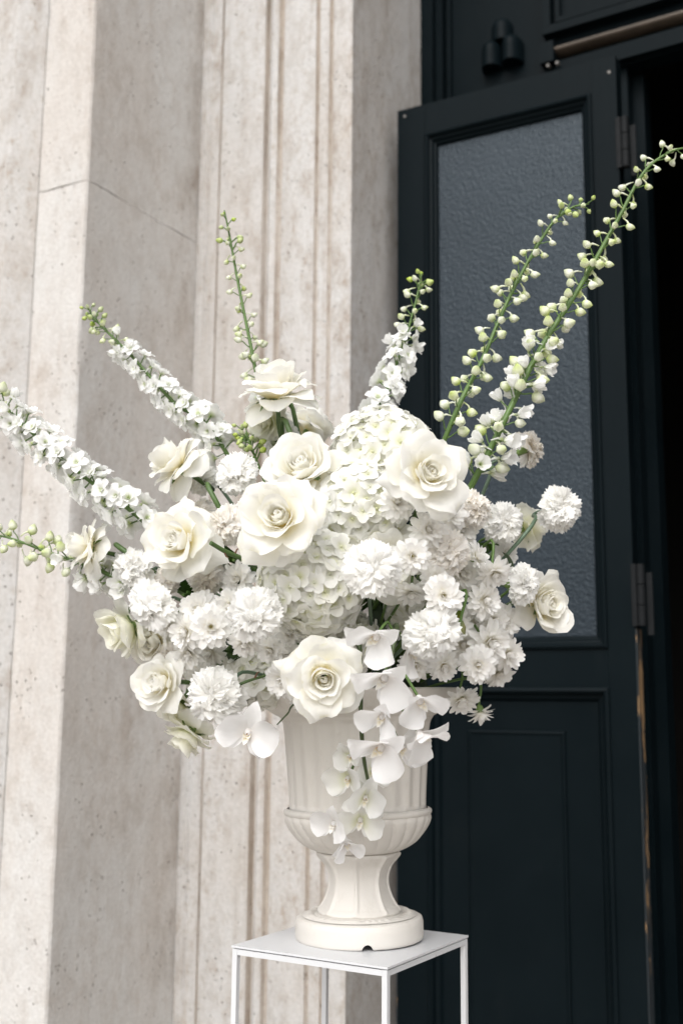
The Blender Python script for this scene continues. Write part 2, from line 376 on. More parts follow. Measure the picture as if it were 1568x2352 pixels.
tag(link('doorstep', mb.mesh('doorstep', [M['ground']], False)), 'low stone step under the dark doorway', kind='structure')

# ---- dark wooden door surround behind the open leaf
TD = 2.60
def zc(z): return CAMZ + z
surround = empty('door_surround', st(-1.0, TD, 0))
tag(surround, 'dark blue-green fixed wooden door surround with trefoil ornament and transom rail', 'door surround')
def sbox(name, s0, s1, t0, t1, z0, z1, mat, parent, root, bevel=.004):
    mb = MB(); mb.box(st(s0, t0, z0), EW * (s1 - s0), DW * (t1 - t0), (0, 0, z1 - z0))
    o = link(name, mb.mesh(name, [mat], False), parent)
    if parent is root: o.matrix_parent_inverse = Matrix.Translation(-root.location)
    if bevel:
        bv = o.modifiers.new('edge', 'BEVEL'); bv.width = bevel; bv.segments = 2
    return o
def S_(name, *a, mat='paint', bevel=.004): return sbox(name, *a, M[mat], surround, surround, bevel)
S_('board', -1.24, -.905, TD, TD + .05, .1, 4.34)                       # plain field that carries the trefoil
S_('stile', -1.240, -1.205, TD - .045, TD - .001, .1, 4.34, bevel=.008)
S_('bead', -1.2045, -1.185, TD - .025, TD - .0012, .1, 4.34, bevel=.008)
S_('bead', -1.176, -1.166, TD - .012, TD - .0012, .1, 4.34, bevel=.004)
S_('head_board', -.9045, .02, TD + .002, TD + .052, zc(1.575), 4.34)
S_('stile', -.9045, -.735, TD + .004, TD + .054, .1, zc(1.574))
S_('panel_edge', -.902, .02, TD - .030, TD + .001, zc(1.700), zc(1.722), bevel=.009)      # raised frame of the upper panel
S_('panel_edge', -.902, -.880, TD - .030, TD + .001, zc(1.7225), 4.33, bevel=.009)
S_('panel_edge', -.872, .02, TD - .014, TD + .001, zc(1.735), zc(1.748), bevel=.005)
S_('panel_edge', -.872, -.860, TD - .014, TD + .001, zc(1.7485), 4.33, bevel=.005)
S_('lower_rail', -.9040, .02, TD - .020, TD + .001, zc(1.580), zc(1.622), bevel=.006)
# half-round transom rail, worn; its lit highlight is put into the brown
mb = MB(); rows = []
for k in range(25):
    s = -.895 + .92 * k / 24
    rows.append([st(s, TD - .002 - .034 * sin(pi * j / 10), zc(1.650) + .012 * cos(pi * j / 10)) for j in range(11)])
mb.grid(rows); mb.face(rows[0]); mb.face(rows[-1][::-1])
o = link('transom_rail', mb.mesh('transom_rail', [M['lit_brown']], True, 60), surround); o.matrix_parent_inverse = Matrix.Translation(-surround.location)
o['label'] = 'worn half-round rail with its lit brown highlight in the colour'
S_('rail_bracket', -.905, -.868, TD - .046, TD + .0005, zc(1.612), zc(1.668), bevel=.006)
# trefoil: three domed lobes
def lobe(s, z, wd, h, dpt):
    mb = MB(); rows = []
    for j in range(9):
        k = j / 8; zz = -h + (h + wd * .0) * min(1, k * 2) if k <= .5 else 0
        rr = 1 if k <= .5 else cos((k - .5) * pi * .98)
        zz = (-h * (1 - 2 * k)) if k <= .5 else sin((k - .5) * pi) * wd
        rows.append([st(s - cos(pi * i / 14) * wd * rr, TD - .002 - sin(pi * i / 14) * dpt * rr, zc(z) + zz) for i in range(15)])
    mb.grid(rows); mb.face(rows[0][::-1]); 
    o = link('trefoil_lobe', mb.mesh('trefoil_lobe', [M['paint']], True, 50), surround); o.matrix_parent_inverse = Matrix.Translation(-surround.location)
lobe(-1.020, 1.765, .029, .040, .034); lobe(-1.047, 1.706, .028, .052, .044); lobe(-.990, 1.706, .028, .052, .046)
for s in (-.885, -.861):
    mb = MB(); c = st(s, TD - .030, zc(1.605)); mb.tube([c, c - DW * .012], .005, .004, 10)
    o = link('screw', mb.mesh('screw', [M['screw']]), surround); o.matrix_parent_inverse = Matrix.Translation(-surround.location)

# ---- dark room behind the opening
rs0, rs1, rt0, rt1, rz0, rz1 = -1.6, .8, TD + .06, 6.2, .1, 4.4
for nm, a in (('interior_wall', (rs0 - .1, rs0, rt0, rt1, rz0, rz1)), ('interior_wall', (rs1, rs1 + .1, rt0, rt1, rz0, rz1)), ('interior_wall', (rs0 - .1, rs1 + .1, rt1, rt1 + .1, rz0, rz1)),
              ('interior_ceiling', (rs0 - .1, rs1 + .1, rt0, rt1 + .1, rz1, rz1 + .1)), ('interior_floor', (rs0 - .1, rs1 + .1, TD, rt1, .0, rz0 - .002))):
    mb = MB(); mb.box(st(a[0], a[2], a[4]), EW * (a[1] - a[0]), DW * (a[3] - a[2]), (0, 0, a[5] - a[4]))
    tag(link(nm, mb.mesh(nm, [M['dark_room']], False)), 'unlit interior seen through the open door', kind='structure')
S_('closing_board', .0205, .398, TD + .003, TD + .05, .1, 4.34)

# ---- door post the leaf is hinged on
post = empty('door_post', st(-.70, 2.66, 0)); tag(post, 'narrow near-black door post beside the open leaf and the dark opening', 'door post')
sbox('post_body', -.7345, -.700, 2.615, 2.72, .1, zc(1.574), M['paint'], post, post, .003)
sbox('post_edge', -.6995, -.672, 2.66, 2.72, .1, zc(1.574), M['paint'], post, post, .003)

# ---- the open leaf: local x along its width, y into the door, z up
leaf_q = Quaternion((0, 0, 1), radians(-28.15))
LO = Vector((.1304, 2.620, 0)); LX = leaf_q @ Vector((1, 0, 0)); LY = leaf_q @ Vector((0, 1, 0))
leaf = empty('door_leaf', LO + Vector((0, 0, .115)), leaf_q)
tag(leaf, 'open dark blue-green door leaf with tall hammered glass pane and raised lower panel', 'door')
LW, LT, ZB = .543, .045, .115
def lbox(name, x0, x1, y0, y1, z0, z1, mat='paint', bevel=.003, parent=None):
    mb = MB(); mb.box((x0, y0, z0 - ZB), (x1 - x0, 0, 0), (0, y1 - y0, 0), (0, 0, z1 - z0))
    o = link(name, mb.mesh(name, [M[mat]], False), parent or leaf)
    if bevel:
        bv = o.modifiers.new('edge', 'BEVEL'); bv.width = bevel; bv.segments = 2
    return o
ZT = zc(1.454)
lbox('stile', 0, .073, 0, LT, .115, ZT); lbox('stile', .486, LW, 0, LT, .115, ZT)
lbox('rail', .0735, .4855, .0003, LT, zc(1.374), ZT); lbox('rail', .0735, .4855, .0003, LT, zc(.040), zc(.120)); lbox('rail', .0735, .4855, .0003, LT, .115, .36)
lbox('worn_edge', LW + .0004, LW + .0024, .002, LT - .002, .15, zc(.16), 'worn', 0)['label'] = 'bare wood showing along the chipped hinge edge'
lbox('worn_edge', -.003, -.0004, .002, LT - .002, .15, zc(-.12), 'worn', 0)['label'] = 'chipped paint along the free edge'
# mitred moulding round an opening: profile swept round the rectangle
def frame_mould(name, x0, x1, z0, z1, prof, mat='paint'):
    mb = MB(); rows = []
    for (ins, y) in prof:
        rows.append([(x0 + ins, y, z0 + ins - ZB), (x1 - ins, y, z0 + ins - ZB), (x1 - ins, y, z1 - ins - ZB), (x0 + ins, y, z1 - ins - ZB)])
    mb.grid(rows, None, 0, True, flip=True)
    return link(name, mb.mesh(name, [M[mat]], False), leaf)
mould = [(0, .0005), (.001, -.006), (.006, -.009), (.010, -.006), (.012, .001), (.018, .003), (.021, .009), (.026, .011), (.029, .020)]
frame_mould('moulding', .073, .486, zc(.120), zc(1.374), mould)
lbox('glass_pane', .098, .460, .0192, .0262, zc(.145), zc(1.350), 'glass', 0)['label'] = 'hammered glass with the blue-grey of the reflected sky in its colour'
mould2 = [(0, .0005), (.001, -.005), (.008, -.008), (.013, -.003), (.016, .006), (.024, .009), (.030, .018)]
frame_mould('moulding', .073, .486, .36, zc(.040), mould2)
lbox('panel_ground', .1025, .4565, .0175, .030, .39, zc(.010), bevel=0)
frame_mould('raised_panel', .165, .385, .45, zc(-.052), [(0, .0174), (.001, .0125), (.005, .0105), (.009, .013), (.012, .0135)])
lbox('panel_field', .1768, .3732, .0134, .0172, .4618, zc(-.0638), bevel=0)
for (x, z) in ((.02, 1.435), (.528, 1.415)):
    mb = MB(); mb.tube([(x, .001, zc(z) - ZB), (x, -.002, zc(z) - ZB)], .004, .0035, 10)
    link('screw', mb.mesh('screw', [M['screw']]), leaf)
for (z0, z1) in ((1.180, 1.300), (.165, .295)):
    mb = MB(); mb.box((LW - .004, -.0035, zc(z0) - ZB), (.010, 0, 0), (0, .004, 0), (0, 0, z1 - z0))
    h = link('hinge', mb.mesh('hinge', [M['iron']], False), leaf)
    mb = MB(); zz = zc(z0) - ZB
    for k in range(3):
        l = (z1 - z0) / 3; mb.tube([(LW + .014, .004, zz + k * l + .001), (LW + .014, .004, zz + (k + 1) * l - .001)], .0095, None, 14)
    link('knuckle', mb.mesh('knuckle', [M['iron']], True, 40), h)
    mb = MB(); mb.box((LW + .024, .012, zz - .018), (.012, 0, 0), (0, .006, 0), (0, 0, z1 - z0)); link('hinge_plate', mb.mesh('hinge_plate', [M['iron']], False), h)

# ================================================================== STAND AND URN
TZ = CAMZ - .2985
tq = Quaternion((0, 0, 1), radians(-31.0)); TC = Vector((.0195, 1.533, 0))
stand = empty('plant_stand', TC, tq); tag(stand, 'white lacquered square metal stand under the ivory urn', 'stand')
HS = .110; TB = .0070
def tbox(name, x0, x1, y0, y1, z0, z1, bev=.0012):
    mb = MB(); mb.box((x0, y0, z0), (x1 - x0, 0, 0), (0, y1 - y0, 0), (0, 0, z1 - z0)); o = link(name, mb.mesh(name, [M['white_metal']], False), stand)
    b = o.modifiers.new('edge', 'BEVEL'); b.width = bev; b.segments = 2; return o
tbox('top_sheet', -HS - .001, HS + .001, -HS - .001, HS + .001, TZ - .0025, TZ, .0007)
ZU = TZ - .0037
for sx in (-1, 1):
    for sy in (-1, 1):
        x = sx * (HS - TB / 2); y = sy * (HS - TB / 2)
        tbox('leg', x - TB / 2, x + TB / 2, y - TB / 2, y + TB / 2, 0.0, ZU)
for sy in (-1, 1):
    y = sy * (HS - TB / 2)
    tbox('top_bar', -HS + TB + .0003, HS - TB - .0003, y - TB / 2 + .0002, y + TB / 2 - .0002, ZU - TB, ZU - .0003)
    tbox('foot_bar', -HS + TB + .0003, HS - TB - .0003, y - TB / 2 + .0002, y + TB / 2 - .0002, .05, .05 + TB)
for sx in (-1, 1):
    x = sx * (HS - TB / 2)
    tbox('top_bar', x - TB / 2 + .0002, x + TB / 2 - .0002, -HS + TB + .0003, HS - TB - .0003, ZU - TB, ZU - .0003)
    tbox('foot_bar', x - TB / 2 + .0002, x + TB / 2 - .0002, -HS + TB + .0003, HS - TB - .0003, .05, .05 + TB)

VX, VY = .028, 1.545
urn = empty('urn', (VX, VY, TZ), axis_quat((-.020, 0, 1))); tag(urn, 'ivory cast-stone urn with fluted body and gadrooned bowl holding the flowers', 'urn')
urn.rotation_mode = 'QUATERNION'
def lathe(name, prof, fn=None, n=192, z_sub=4, parent=None, level=False):
    """prof: list of (r,z); fn(theta,k,r,z) -> (r,z)"""
    pts = []
    for (a, b) in zip(prof[:-1], prof[1:]):
        for k in range(z_sub): pts.append((a[0] + (b[0] - a[0]) * k / z_sub, a[1] + (b[1] - a[1]) * k / z_sub))
    pts.append(prof[-1]); rows = []
    for j, (r, z) in enumerate(pts):
        row = []
        for i in range(n):
            th = 2 * pi * i / n; rr, zz = (r, z) if fn is None else fn(th, j / (len(pts) - 1), r, z)
            row.append((rr * cos(th), rr * sin(th), zz))
        rows.append(row)
    mb = MB(); mb.grid(rows, None, 0, True)
    return link(name, mb.mesh(name, [M['vase']], True, 48), parent or urn)
def smooth_prof(p, n=5): return [(v.x, v.y) for v in (Vector((q.x, q.y)) for q in catmull([(a, b, 0) for a, b in p], n))]
# base disc: level on the stand, with a drain notch in its lower edge
NT = radians(-84)
def base_fn(th, k, r, z):
    d = (th - NT + pi) % (2 * pi) - pi; x = d * .082
    if z < .0105 and r > .06 and abs(x) < .0068: z = max(z, sqrt(max(0, .0068 ** 2 - x * x)) * 1.15)
    return r, z
lathe('base', [(.05, .012), (.070, .010), (.0795, .001), (.0805, .0006), (.0822, .002), (.0830, .006), (.0830, .022), (.0815, .0272), (.078, .0292), (.064, .0305), (.052, .0325), (.047, .034)], base_fn, 320, 3)
# small ornament ring on the top of the base
def orn(th, k, r, z): return r, z + .0016 * (sin(pi * k) ** 2) * (.5 + .5 * sin(th * 22 + 6 * sin(th * 5))) 
lathe('ornament_ring', [(.058, .0315), (.062, .0327), (.068, .0325), (.074, .0305)], orn, 256, 3)
def foot_fn(th, k, r, z):
    a = abs(sin(th * 4 + .35)); panel = 1 - min(1, a / .55) ** 2 if a < .55 else 0
    env = sin(pi * min(1, max(0, (k - .06) / .86))) ** .5
    ridge = max(0, 1 - a / .42)
    ridge = ridge * ridge * (3 - 2 * ridge); return r * (1 + .07 * env * ridge - .035 * env * (1 - ridge) * a * a), z
lathe('foot', smooth_prof([(.0525, .0325), (.0535, .0355), (.0505, .0395), (.047, .043), (.0415, .053), (.0375, .066), (.0372, .078), (.0415, .091), (.0495, .1005), (.0535, .1055), (.0535, .1085), (.050, .1105)]), foot_fn, 224, 2)
def bowl_fn(th, k, r, z):
    env = sin(pi * min(1, max(0, k))) ** .6
    a = abs(cos(th * 14 + (z - .11) * 34)); return r * (1 + .040 * env * (a ** .55 - .7)), z
lathe('bowl', smooth_prof([(.047, .1095), (.060, .1125), (.077, .123), (.0895, .138), (.0955, .150), (.0955, .1575)]), bowl_fn, 336, 2)
lathe('ring', smooth_prof([(.0945, .156), (.0965, .1578), (.0975, .1605), (.0965, .1632), (.0925, .1652)]), None, 160, 2)
def body_fn(th, k, r, z):
    env = min(1, max(0, (k - .03) / .06)) * min(1, max(0, (.93 - k) / .10)); a = abs(sin(th * 12)); return r * (1 - .030 * env * (a ** 1.6)), z
lathe('body', smooth_prof([(.0900, .163), (.0905, .180), (.0925, .21), (.0948, .24), (.0965, .262), (.0985, .275), (.1030, .2835)]), body_fn, 288, 3)
def lip_fn(th, k, r, z):
    e = sin(pi * min(1, k / .55)) if k < .55 else 0; a = abs(sin(th * 16)); return r * (1 + .012 * e * (a ** .5 - .6)), z + .003 * e * (a - .5)
lathe('lip', smooth_prof([(.1025, .283), (.109, .287), (.121, .295), (.132, .306), (.1375, .3145), (.1370, .3185), (.131, .3180), (.113, .307), (.0975, .292), (.088, .27), (.080, .20)]), lip_fn, 320, 2)

# wet foam in the urn; dome added to keep the bouquet gaps dark
fo = MB(); rows = []
for j in range(13):
    k = j / 12
    r = .074 + .010 * k if k < .5 else .094 * cos((k - .5) * pi * .98) if k > .55 else .079; z = (.19 + .22 * k) if k < .5 else .30 + .085 * sin((k - .5) * pi)
    rows.append([(r * cos(2 * pi * i / 40) * (1 + .06 * noise.noise(Vector((cos(i / 6) * 3, sin(i / 6) * 3, z * 30)))), r * sin(2 * pi * i / 40) * (1 + .06 * noise.noise(Vector((cos(i / 6) * 3, sin(i / 6) * 3, z * 30 + 7)))), z) for i in range(40)])
fo.grid(rows, None, 0, True); fo.face(rows[0][::-1]); fo.face(rows[-1])
foam = link('floral_foam', fo.mesh('floral_foam', [M['foam']]), None, (VX, VY, TZ)); tag(foam, 'dark green wet foam added above the urn to keep the bouquet gaps dark', 'foam')

# ================================================================== FLOWERS
MOUTH = Vector((VX - .006, VY, TZ + .36))
def env_depth(x, y):
    q = 1 - ((x - 790) / 570) ** 2 - ((y - 1330) / 430) ** 2
    return 1.50 - .235 * sqrt(max(0, q))
def env_axis(x, y):
    a = (x - 790) / 570; b = -(y - 1290) / 430
    return camvec(a * 1.05, b * .95 + .06, sqrt(max(.05, 1 - a * a - b * b)) + .25)

def petal_grid(L, W, r0, z0, th0, th1, curl, rho, roll, point, wob, rng, nu=8, nv=8, base_w=.3, round_=.28, dent=0):
    """a petal growing from (r0, z0) with its outside towards +X; Z is the flower's axis"""
    ph = [rng.uniform(0, 6.28) for _ in range(6)]; pts = []; uv = []
    skew = rng.uniform(-1, 1) * (.10 if W > .03 else .03)
    NS = 24; cl = [(r0, z0, th0)]; r, z = r0, z0
    for k in range(1, NS + 1):
        v = k / NS; th = th0 + (th1 - th0) * (v * v * (3 - 2 * v)) + curl * max(0, (v - .6) / .4) ** 2
        r += sin(th) * L / NS; z += cos(th) * L / NS; cl.append((r, z, th))
    def c_at(v):
        v = max(0, min(1.15, v)) * NS; i = min(NS - 1, int(v)); f = v - i; a, b = cl[i], cl[i + 1]
        return [a[q] + (b[q] - a[q]) * f for q in range(3)]
    for j in range(nv + 1):
        vr = j / nv; row = []; ur = []
        for i in range(nu + 1):
            u = -1 + 2 * i / nu; au = abs(u)
            v = vr * (1 - round_ * au ** 2.6 + point * exp(-(u / .22) ** 2) - dent * exp(-(u / .18) ** 2) + .03 * sin(u * 5 + ph[0]) + skew * u)
            cr, cz, th = c_at(v)
            wv = W * .5 * (base_w + (1 - base_w) * sin(pi / 2 * min(1, v / .68)))
            s = u * wv; phi = s / rho; phi = max(-2.9, min(2.9, phi))
            ty = rho * sin(phi); inn = rho * (1 - cos(phi))
            off = -inn + roll * W * (au ** 3) * v * v * (1.2 + .5 * sin(ph[5] + u)) + wob * W * v * v * (.6 * sin(3.1 * u + ph[1]) + .4 * sin(6.3 * u + ph[2] + 3 * v)) + wob * .5 * W * v * sin(5 * v + ph[3])
            nx, nz = cos(th), -sin(th)                      # outward normal of the centre line
            row.append((cr + nx * off, ty, cz + nz * off)); ur.append(((u + 1) / 2, vr))
        pts.append(row); uv.append(ur)
    return pts, uv
def petal_mesh(name, mat, **k):
    p, uv = petal_grid(**k); mb = MB(); mb.grid(p, uv); return mb.mesh(name, [mat])

# ---- rose petals: three habits, each ring with a few variants
def rose_rings(kind):
    R = []
    # (count, L, W, r0, z0, th0, th1, curl, rho, roll, point, wobble, base_w)
    for i in range(7):
        R.append((1, .0270 - .0002 * i, .025 + .0036 * i, .0050 + .0009 * i, .006, .28, -.14 + .018 * i, .16 + .05 * i, .0072 + .0010 * i, -.01, .03, .03, .7))
    if kind == 'open':
        R += [(3, .031, .044, .0075, .006, .30, .00, .40, .0130, .00, .03, .05, .5), (3, .036, .056, .008, .004, .60, .06, .70, .0185, .05, .05, .06, .4),
              (4, .043, .062, .008, .002, .92, .28, 1.0, .026, .12, .08, .08, .35), (4, .050, .068, .008, .000, 1.10, .85, 1.0, .040, .20, .14, .10, .3),
              (5, .053, .064, .007, -.003, 1.30, 1.42, .65, .065, .24, .18, .11, .3), (3, .052, .058, .006, -.006, 1.5, 1.90, .55, .08, .24, .16, .13, .3)]
    elif kind == 'cup':
        R += [(3, .031, .040, .006, .005, .20, .12, .20, .0125, .00, .03, .04, .5), (4, .036, .046, .007, .003, .55, .12, .45, .018, .05, .04, .05, .4),
              (5, .041, .052, .007, .001, .85, .25, .70, .024, .09, .05, .06, .35), (5, .046, .056, .007, -.002, 1.1, .55, .90, .031, .16, .09, .07, .3),
              (4, .048, .056, .006, -.005, 1.3, 1.0, 1.0, .042, .20, .10, .09, .3)]
    else:   # reflexed
        R += [(4, .040, .050, .008, .003, .55, -.05, .10, .017, .02, .03, .04, .5), (4, .044, .054, .008, .001, .75, .02, .25, .021, .04, .05, .04, .4),
              (5, .043, .050, .007, .000, .95, .75, .95, .028, .14, .12, .06, .35), (6, .048, .054, .007, -.003, 1.2, 1.5, .55, .055, .20, .14, .07, .3),
              (6, .048, .052, .006, -.006, 1.5, 2.05, .45, .08, .18, .12, .09, .3)]
    return R
ROSE = {}
for kind in ('open', 'cup', 'reflex'):
    for green_ in (False, True):
        rg = random.Random(11 + len(kind)); rings = []
        for (c, L, W, r0, z0, t0, t1, cu, rho, ro, po, wo_, bw) in rose_rings(kind):
            var = []
            for q in range(min(c, 3)):
                var.append(petal_mesh('rose_petal', M['rose_green' if green_ else 'rose'], L=L * rg.uniform(.95, 1.06), W=W * rg.uniform(.94, 1.08), r0=r0, z0=z0, th0=t0, th1=t1 + rg.uniform(-.1, .12) * (c > 3),
                                      curl=cu + rg.uniform(-.15, .2) * (c > 3), rho=rho, roll=ro, point=po * rg.uniform(.3, 1.3), wob=wo_, rng=rg, nu=10, nv=9, base_w=bw))
            rings.append((c, var))
        ROSE[kind, green_] = rings
def heart_mesh(mat):
    """rolled heart of the flower: one sheet wound into a spiral, each turn standing a little lower"""
    mb = MB(); rows = []; uv = []; pitch = .0023; N = 22
    for k in range(int(1.8 * N) + 1):
        tau = k / N; th = tau * 2 * pi; row = []; ur = []
        for (w_, h_) in ((0, .12), (.30, .34), (.62, .74), (.86, 1.0), (.98, .96), (1.04, .55), (1.0, .1)):
            r = pitch * (tau + w_) * (1 + .14 * sin(2 * th + .8 * tau) + .05 * sin(5 * th)); z = .0315 - 60 * r * r - .0055 + .0055 * h_ + .0008 * sin(th * 1.7)
            row.append((r * cos(th), r * sin(th), z)); ur.append((tau / 5, .34 + .6 * h_))
        rows.append(row); uv.append(ur)
    mb.grid(rows, uv); return mb.mesh('rose_heart', [mat])
HEART = {False: heart_mesh(M['rose']), True: heart_mesh(M['rose_green'])}
def sepal_mesh():
    mb = MB()
    for k in range(5):
        p, uv = petal_grid(.030, .009, .004, -.004, 1.2, 2.2, .5, .02, 0, .35, .05, rnd, 2, 5, .7, .5)
        a = 2 * pi * k / 5; mb.grid([[(x * cos(a) - y * sin(a), x * sin(a) + y * cos(a), z) for x, y, z in r] for r in p], uv)
    hip = [(.0030, -.020), (.0048, -.015), (.0062, -.008), (.0060, -.003), (.003, 0)]
    mb.grid([[(r * cos(2 * pi * i / 9), r * sin(2 * pi * i / 9), z) for i in range(9)] for r, z in hip], None, 0, True)
    return mb.mesh('sepal', [M['calyx']])
SEPAL = sepal_mesh()

def stem_to(root_obj, base, axis, mat, r=.0028, end=None, L1=.035, back=.018, name='stem', bend=None):
    """a stem from the flower's base to the mouth of the urn, as a child with world-space shape"""
    a = base - axis * back; e = MOUTH + Vector((rnd.uniform(-.03, .03), rnd.uniform(-.02, .02), -.08)) if end is None else end
    d = (a - e).length
    m1 = a - axis * min(L1, d * .35); m2 = e + (a - e) * .35 + Vector((0, 0, .02))
    pts = catmull([a + axis * .012, a, m1] + ([bend] if bend is not None else [m2]) + [e], 5)
    mb = MB(); mb.tube(pts, r, r * 1.15, 7, prof=lambda k: 1 + .06 * sin(k * 37))
    inv = root_obj.matrix_basis.inverted() if False else None
    o = link(name, mb.mesh(name, [mat]), root_obj)
    loc, q, s = root_obj.location, root_obj.rotation_quaternion, root_obj.scale
    mw = Matrix.LocRotScale(loc, q, s); o.matrix_parent_inverse = mw.inverted()
    return o
def flower_root(name, loc, q, s):
    o = empty(name, loc, q, s); return o

def rose(px, py, wpx, depth, ax, kind, label, green_=False, spin=None, stem=True, bend=None, leafs=0):
    axis = camvec(*ax); s = wpx * depth / FPX / (.098 if kind != 'cup' else .082)
    hc = .016 if kind != 'reflex' else .012
    base = at(px, py, depth) - axis * hc * s
    q = axis_quat(axis, rnd.uniform(0, 6.28) if spin is None else spin)
    o = flower_root('rose', base, q, s); tag(o, label, 'rose', 'white roses in the urn')
    az = rnd.uniform(0, 6)
    for ri, (c, var) in enumerate(ROSE[kind, green_]):
        az += 2.4
        for k in range(c):
            a = az + 2 * pi * k / c + rnd.uniform(-.16, .16) * (c > 1)
            tl = rnd.uniform(-.20, .20) if c > 3 else rnd.uniform(-.10, .06)
            link('petal', var[k % len(var)], o, None, Quaternion((0, 0, 1), a) @ Quaternion((0, 1, 0), tl), rnd.uniform(.84, 1.08) if c > 3 else rnd.uniform(.94, 1.05))
    link('heart', HEART[green_], o, (rnd.uniform(-.0015, .0015), rnd.uniform(-.0015, .0015), .0 if kind != 'reflex' else -.002), Quaternion((0, 0, 1), rnd.uniform(0, 6)), (rnd.uniform(.85, 1.2), rnd.uniform(.85, 1.2), rnd.uniform(.9, 1.0)))
    link('calyx', SEPAL, o)
    if stem: stem_to(o, base, axis, M['rose_stem'], .0030, bend=bend)
    return o

# ---- carnation
CARN = {}
def carn_petal(mat, rg, L, W, th1, ruf):
    nu, nv = 20, 4; ph = [rg.uniform(0, 6.28) for _ in range(4)]; pts = []; uv = []
    for j in range(nv + 1):
        v = j / nv; row = []; ur = []
        for i in range(nu + 1):
            u = -1 + 2 * i / nu
            ln = L * (1 - .20 * u * u + (.055 if i % 2 else -.045) * rg.uniform(.2, 1.7) * (j == nv))
            r = ln * v; ang = u * (W / L) * .62 * (.18 + .82 * v)
            th = th1 * v * v
            y = r * sin(ang); d = r * cos(ang)
            off = ruf * v * v * (sin(u * 6.5 + ph[0]) + .7 * v * sin(u * 12 + ph[1])) + ruf * .7 * v * sin(4 * v + ph[2])
            row.append((d * sin(th) + off * cos(th), y, d * cos(th) - off * sin(th))); ur.append(((u + 1) / 2, v))
        pts.append(row); uv.append(ur)
    mb = MB(); mb.grid(pts, uv); return mb.mesh('carnation_petal', [mat])
for key in ('carnation', 'carnation_cream'):
    rg = random.Random(5)
    CARN[key] = [[carn_petal(M[key], rg, .030, .040, .50, .0030) for _ in range(4)], [carn_petal(M[key], rg, .0285, .036, .85, .0042) for _ in range(4)]]
def tube_mesh(name, prof, mat, n=10, teeth=0):
    mb = MB(); rows = []
    for j, (r, z) in enumerate(prof):
        rows.append([(r * cos(2 * pi * i / n), r * sin(2 * pi * i / n), z + (teeth if (j == len(prof) - 1 and i % 2) else 0)) for i in range(n)])
    mb.grid(rows, None, 0, True); mb.face(rows[0][::-1]); return mb.mesh(name, [mat])
CALYX = tube_mesh('calyx', [(.0018, -.026), (.0045, -.024), (.0056, -.018), (.0058, -.008), (.0064, .001)], M['calyx'], 10, .004)
def carnation(px, py, wpx, label, doff=0, ax=None, cream=False, depth=None, stem=True, squash=1.0, bend=None, n=58):
    depth = (env_depth(px, py) if depth is None else depth) + doff
    axis = camvec(*ax) if ax else env_axis(px, py); s = wpx * depth / FPX / .058
    base = at(px, py, depth) - axis * .013 * s
    q = axis_quat(axis, rnd.uniform(0, 6.28)); o = flower_root('carnation', base, q, (s * rnd.uniform(.90, 1.08), s * rnd.uniform(.90, 1.08), s * rnd.uniform(.78, 1.12))); tag(o, label, 'carnation', 'white carnations in the urn')
    vs_ = CARN['carnation_cream' if cream else 'carnation']
    for k in range(n):
        t = (k + .5) / n; a = k * 2.39996 + rnd.uniform(-.3, .3); inner = t < .56
        if inner:
            rr = .0115 * sqrt(t / .56) * rnd.uniform(.4, 1.1); tilt = rnd.uniform(-.35, .75) * (.5 + t); loc = (rr * cos(a), rr * sin(a), .003 + rnd.uniform(0, .007))
            qq = Quaternion((0, 0, 1), a + rnd.uniform(-.8, .8)) @ Quaternion((0, 1, 0), tilt) @ Quaternion((0, 0, 1), rnd.uniform(-3.1, 3.1)); sc_ = rnd.uniform(.60, .82)
        else:
            tilt = .48 + .92 * (t - .5) / .5 + rnd.uniform(-.2, .2); loc = (0, 0, .002)
            qq = Quaternion((0, 0, 1), a) @ Quaternion((0, 1, 0), tilt) @ Quaternion((0, 0, 1), rnd.uniform(-.6, .6)); sc_ = rnd.uniform(.88, 1.06)
        link('petal', vs_[1 if inner else 0][rnd.randrange(4)], o, loc, qq, sc_)
    link('calyx', CALYX, o)
    if stem: stem_to(o, base, axis, M['grey_stem'], .0022, back=.024 * s, bend=bend)
    return o

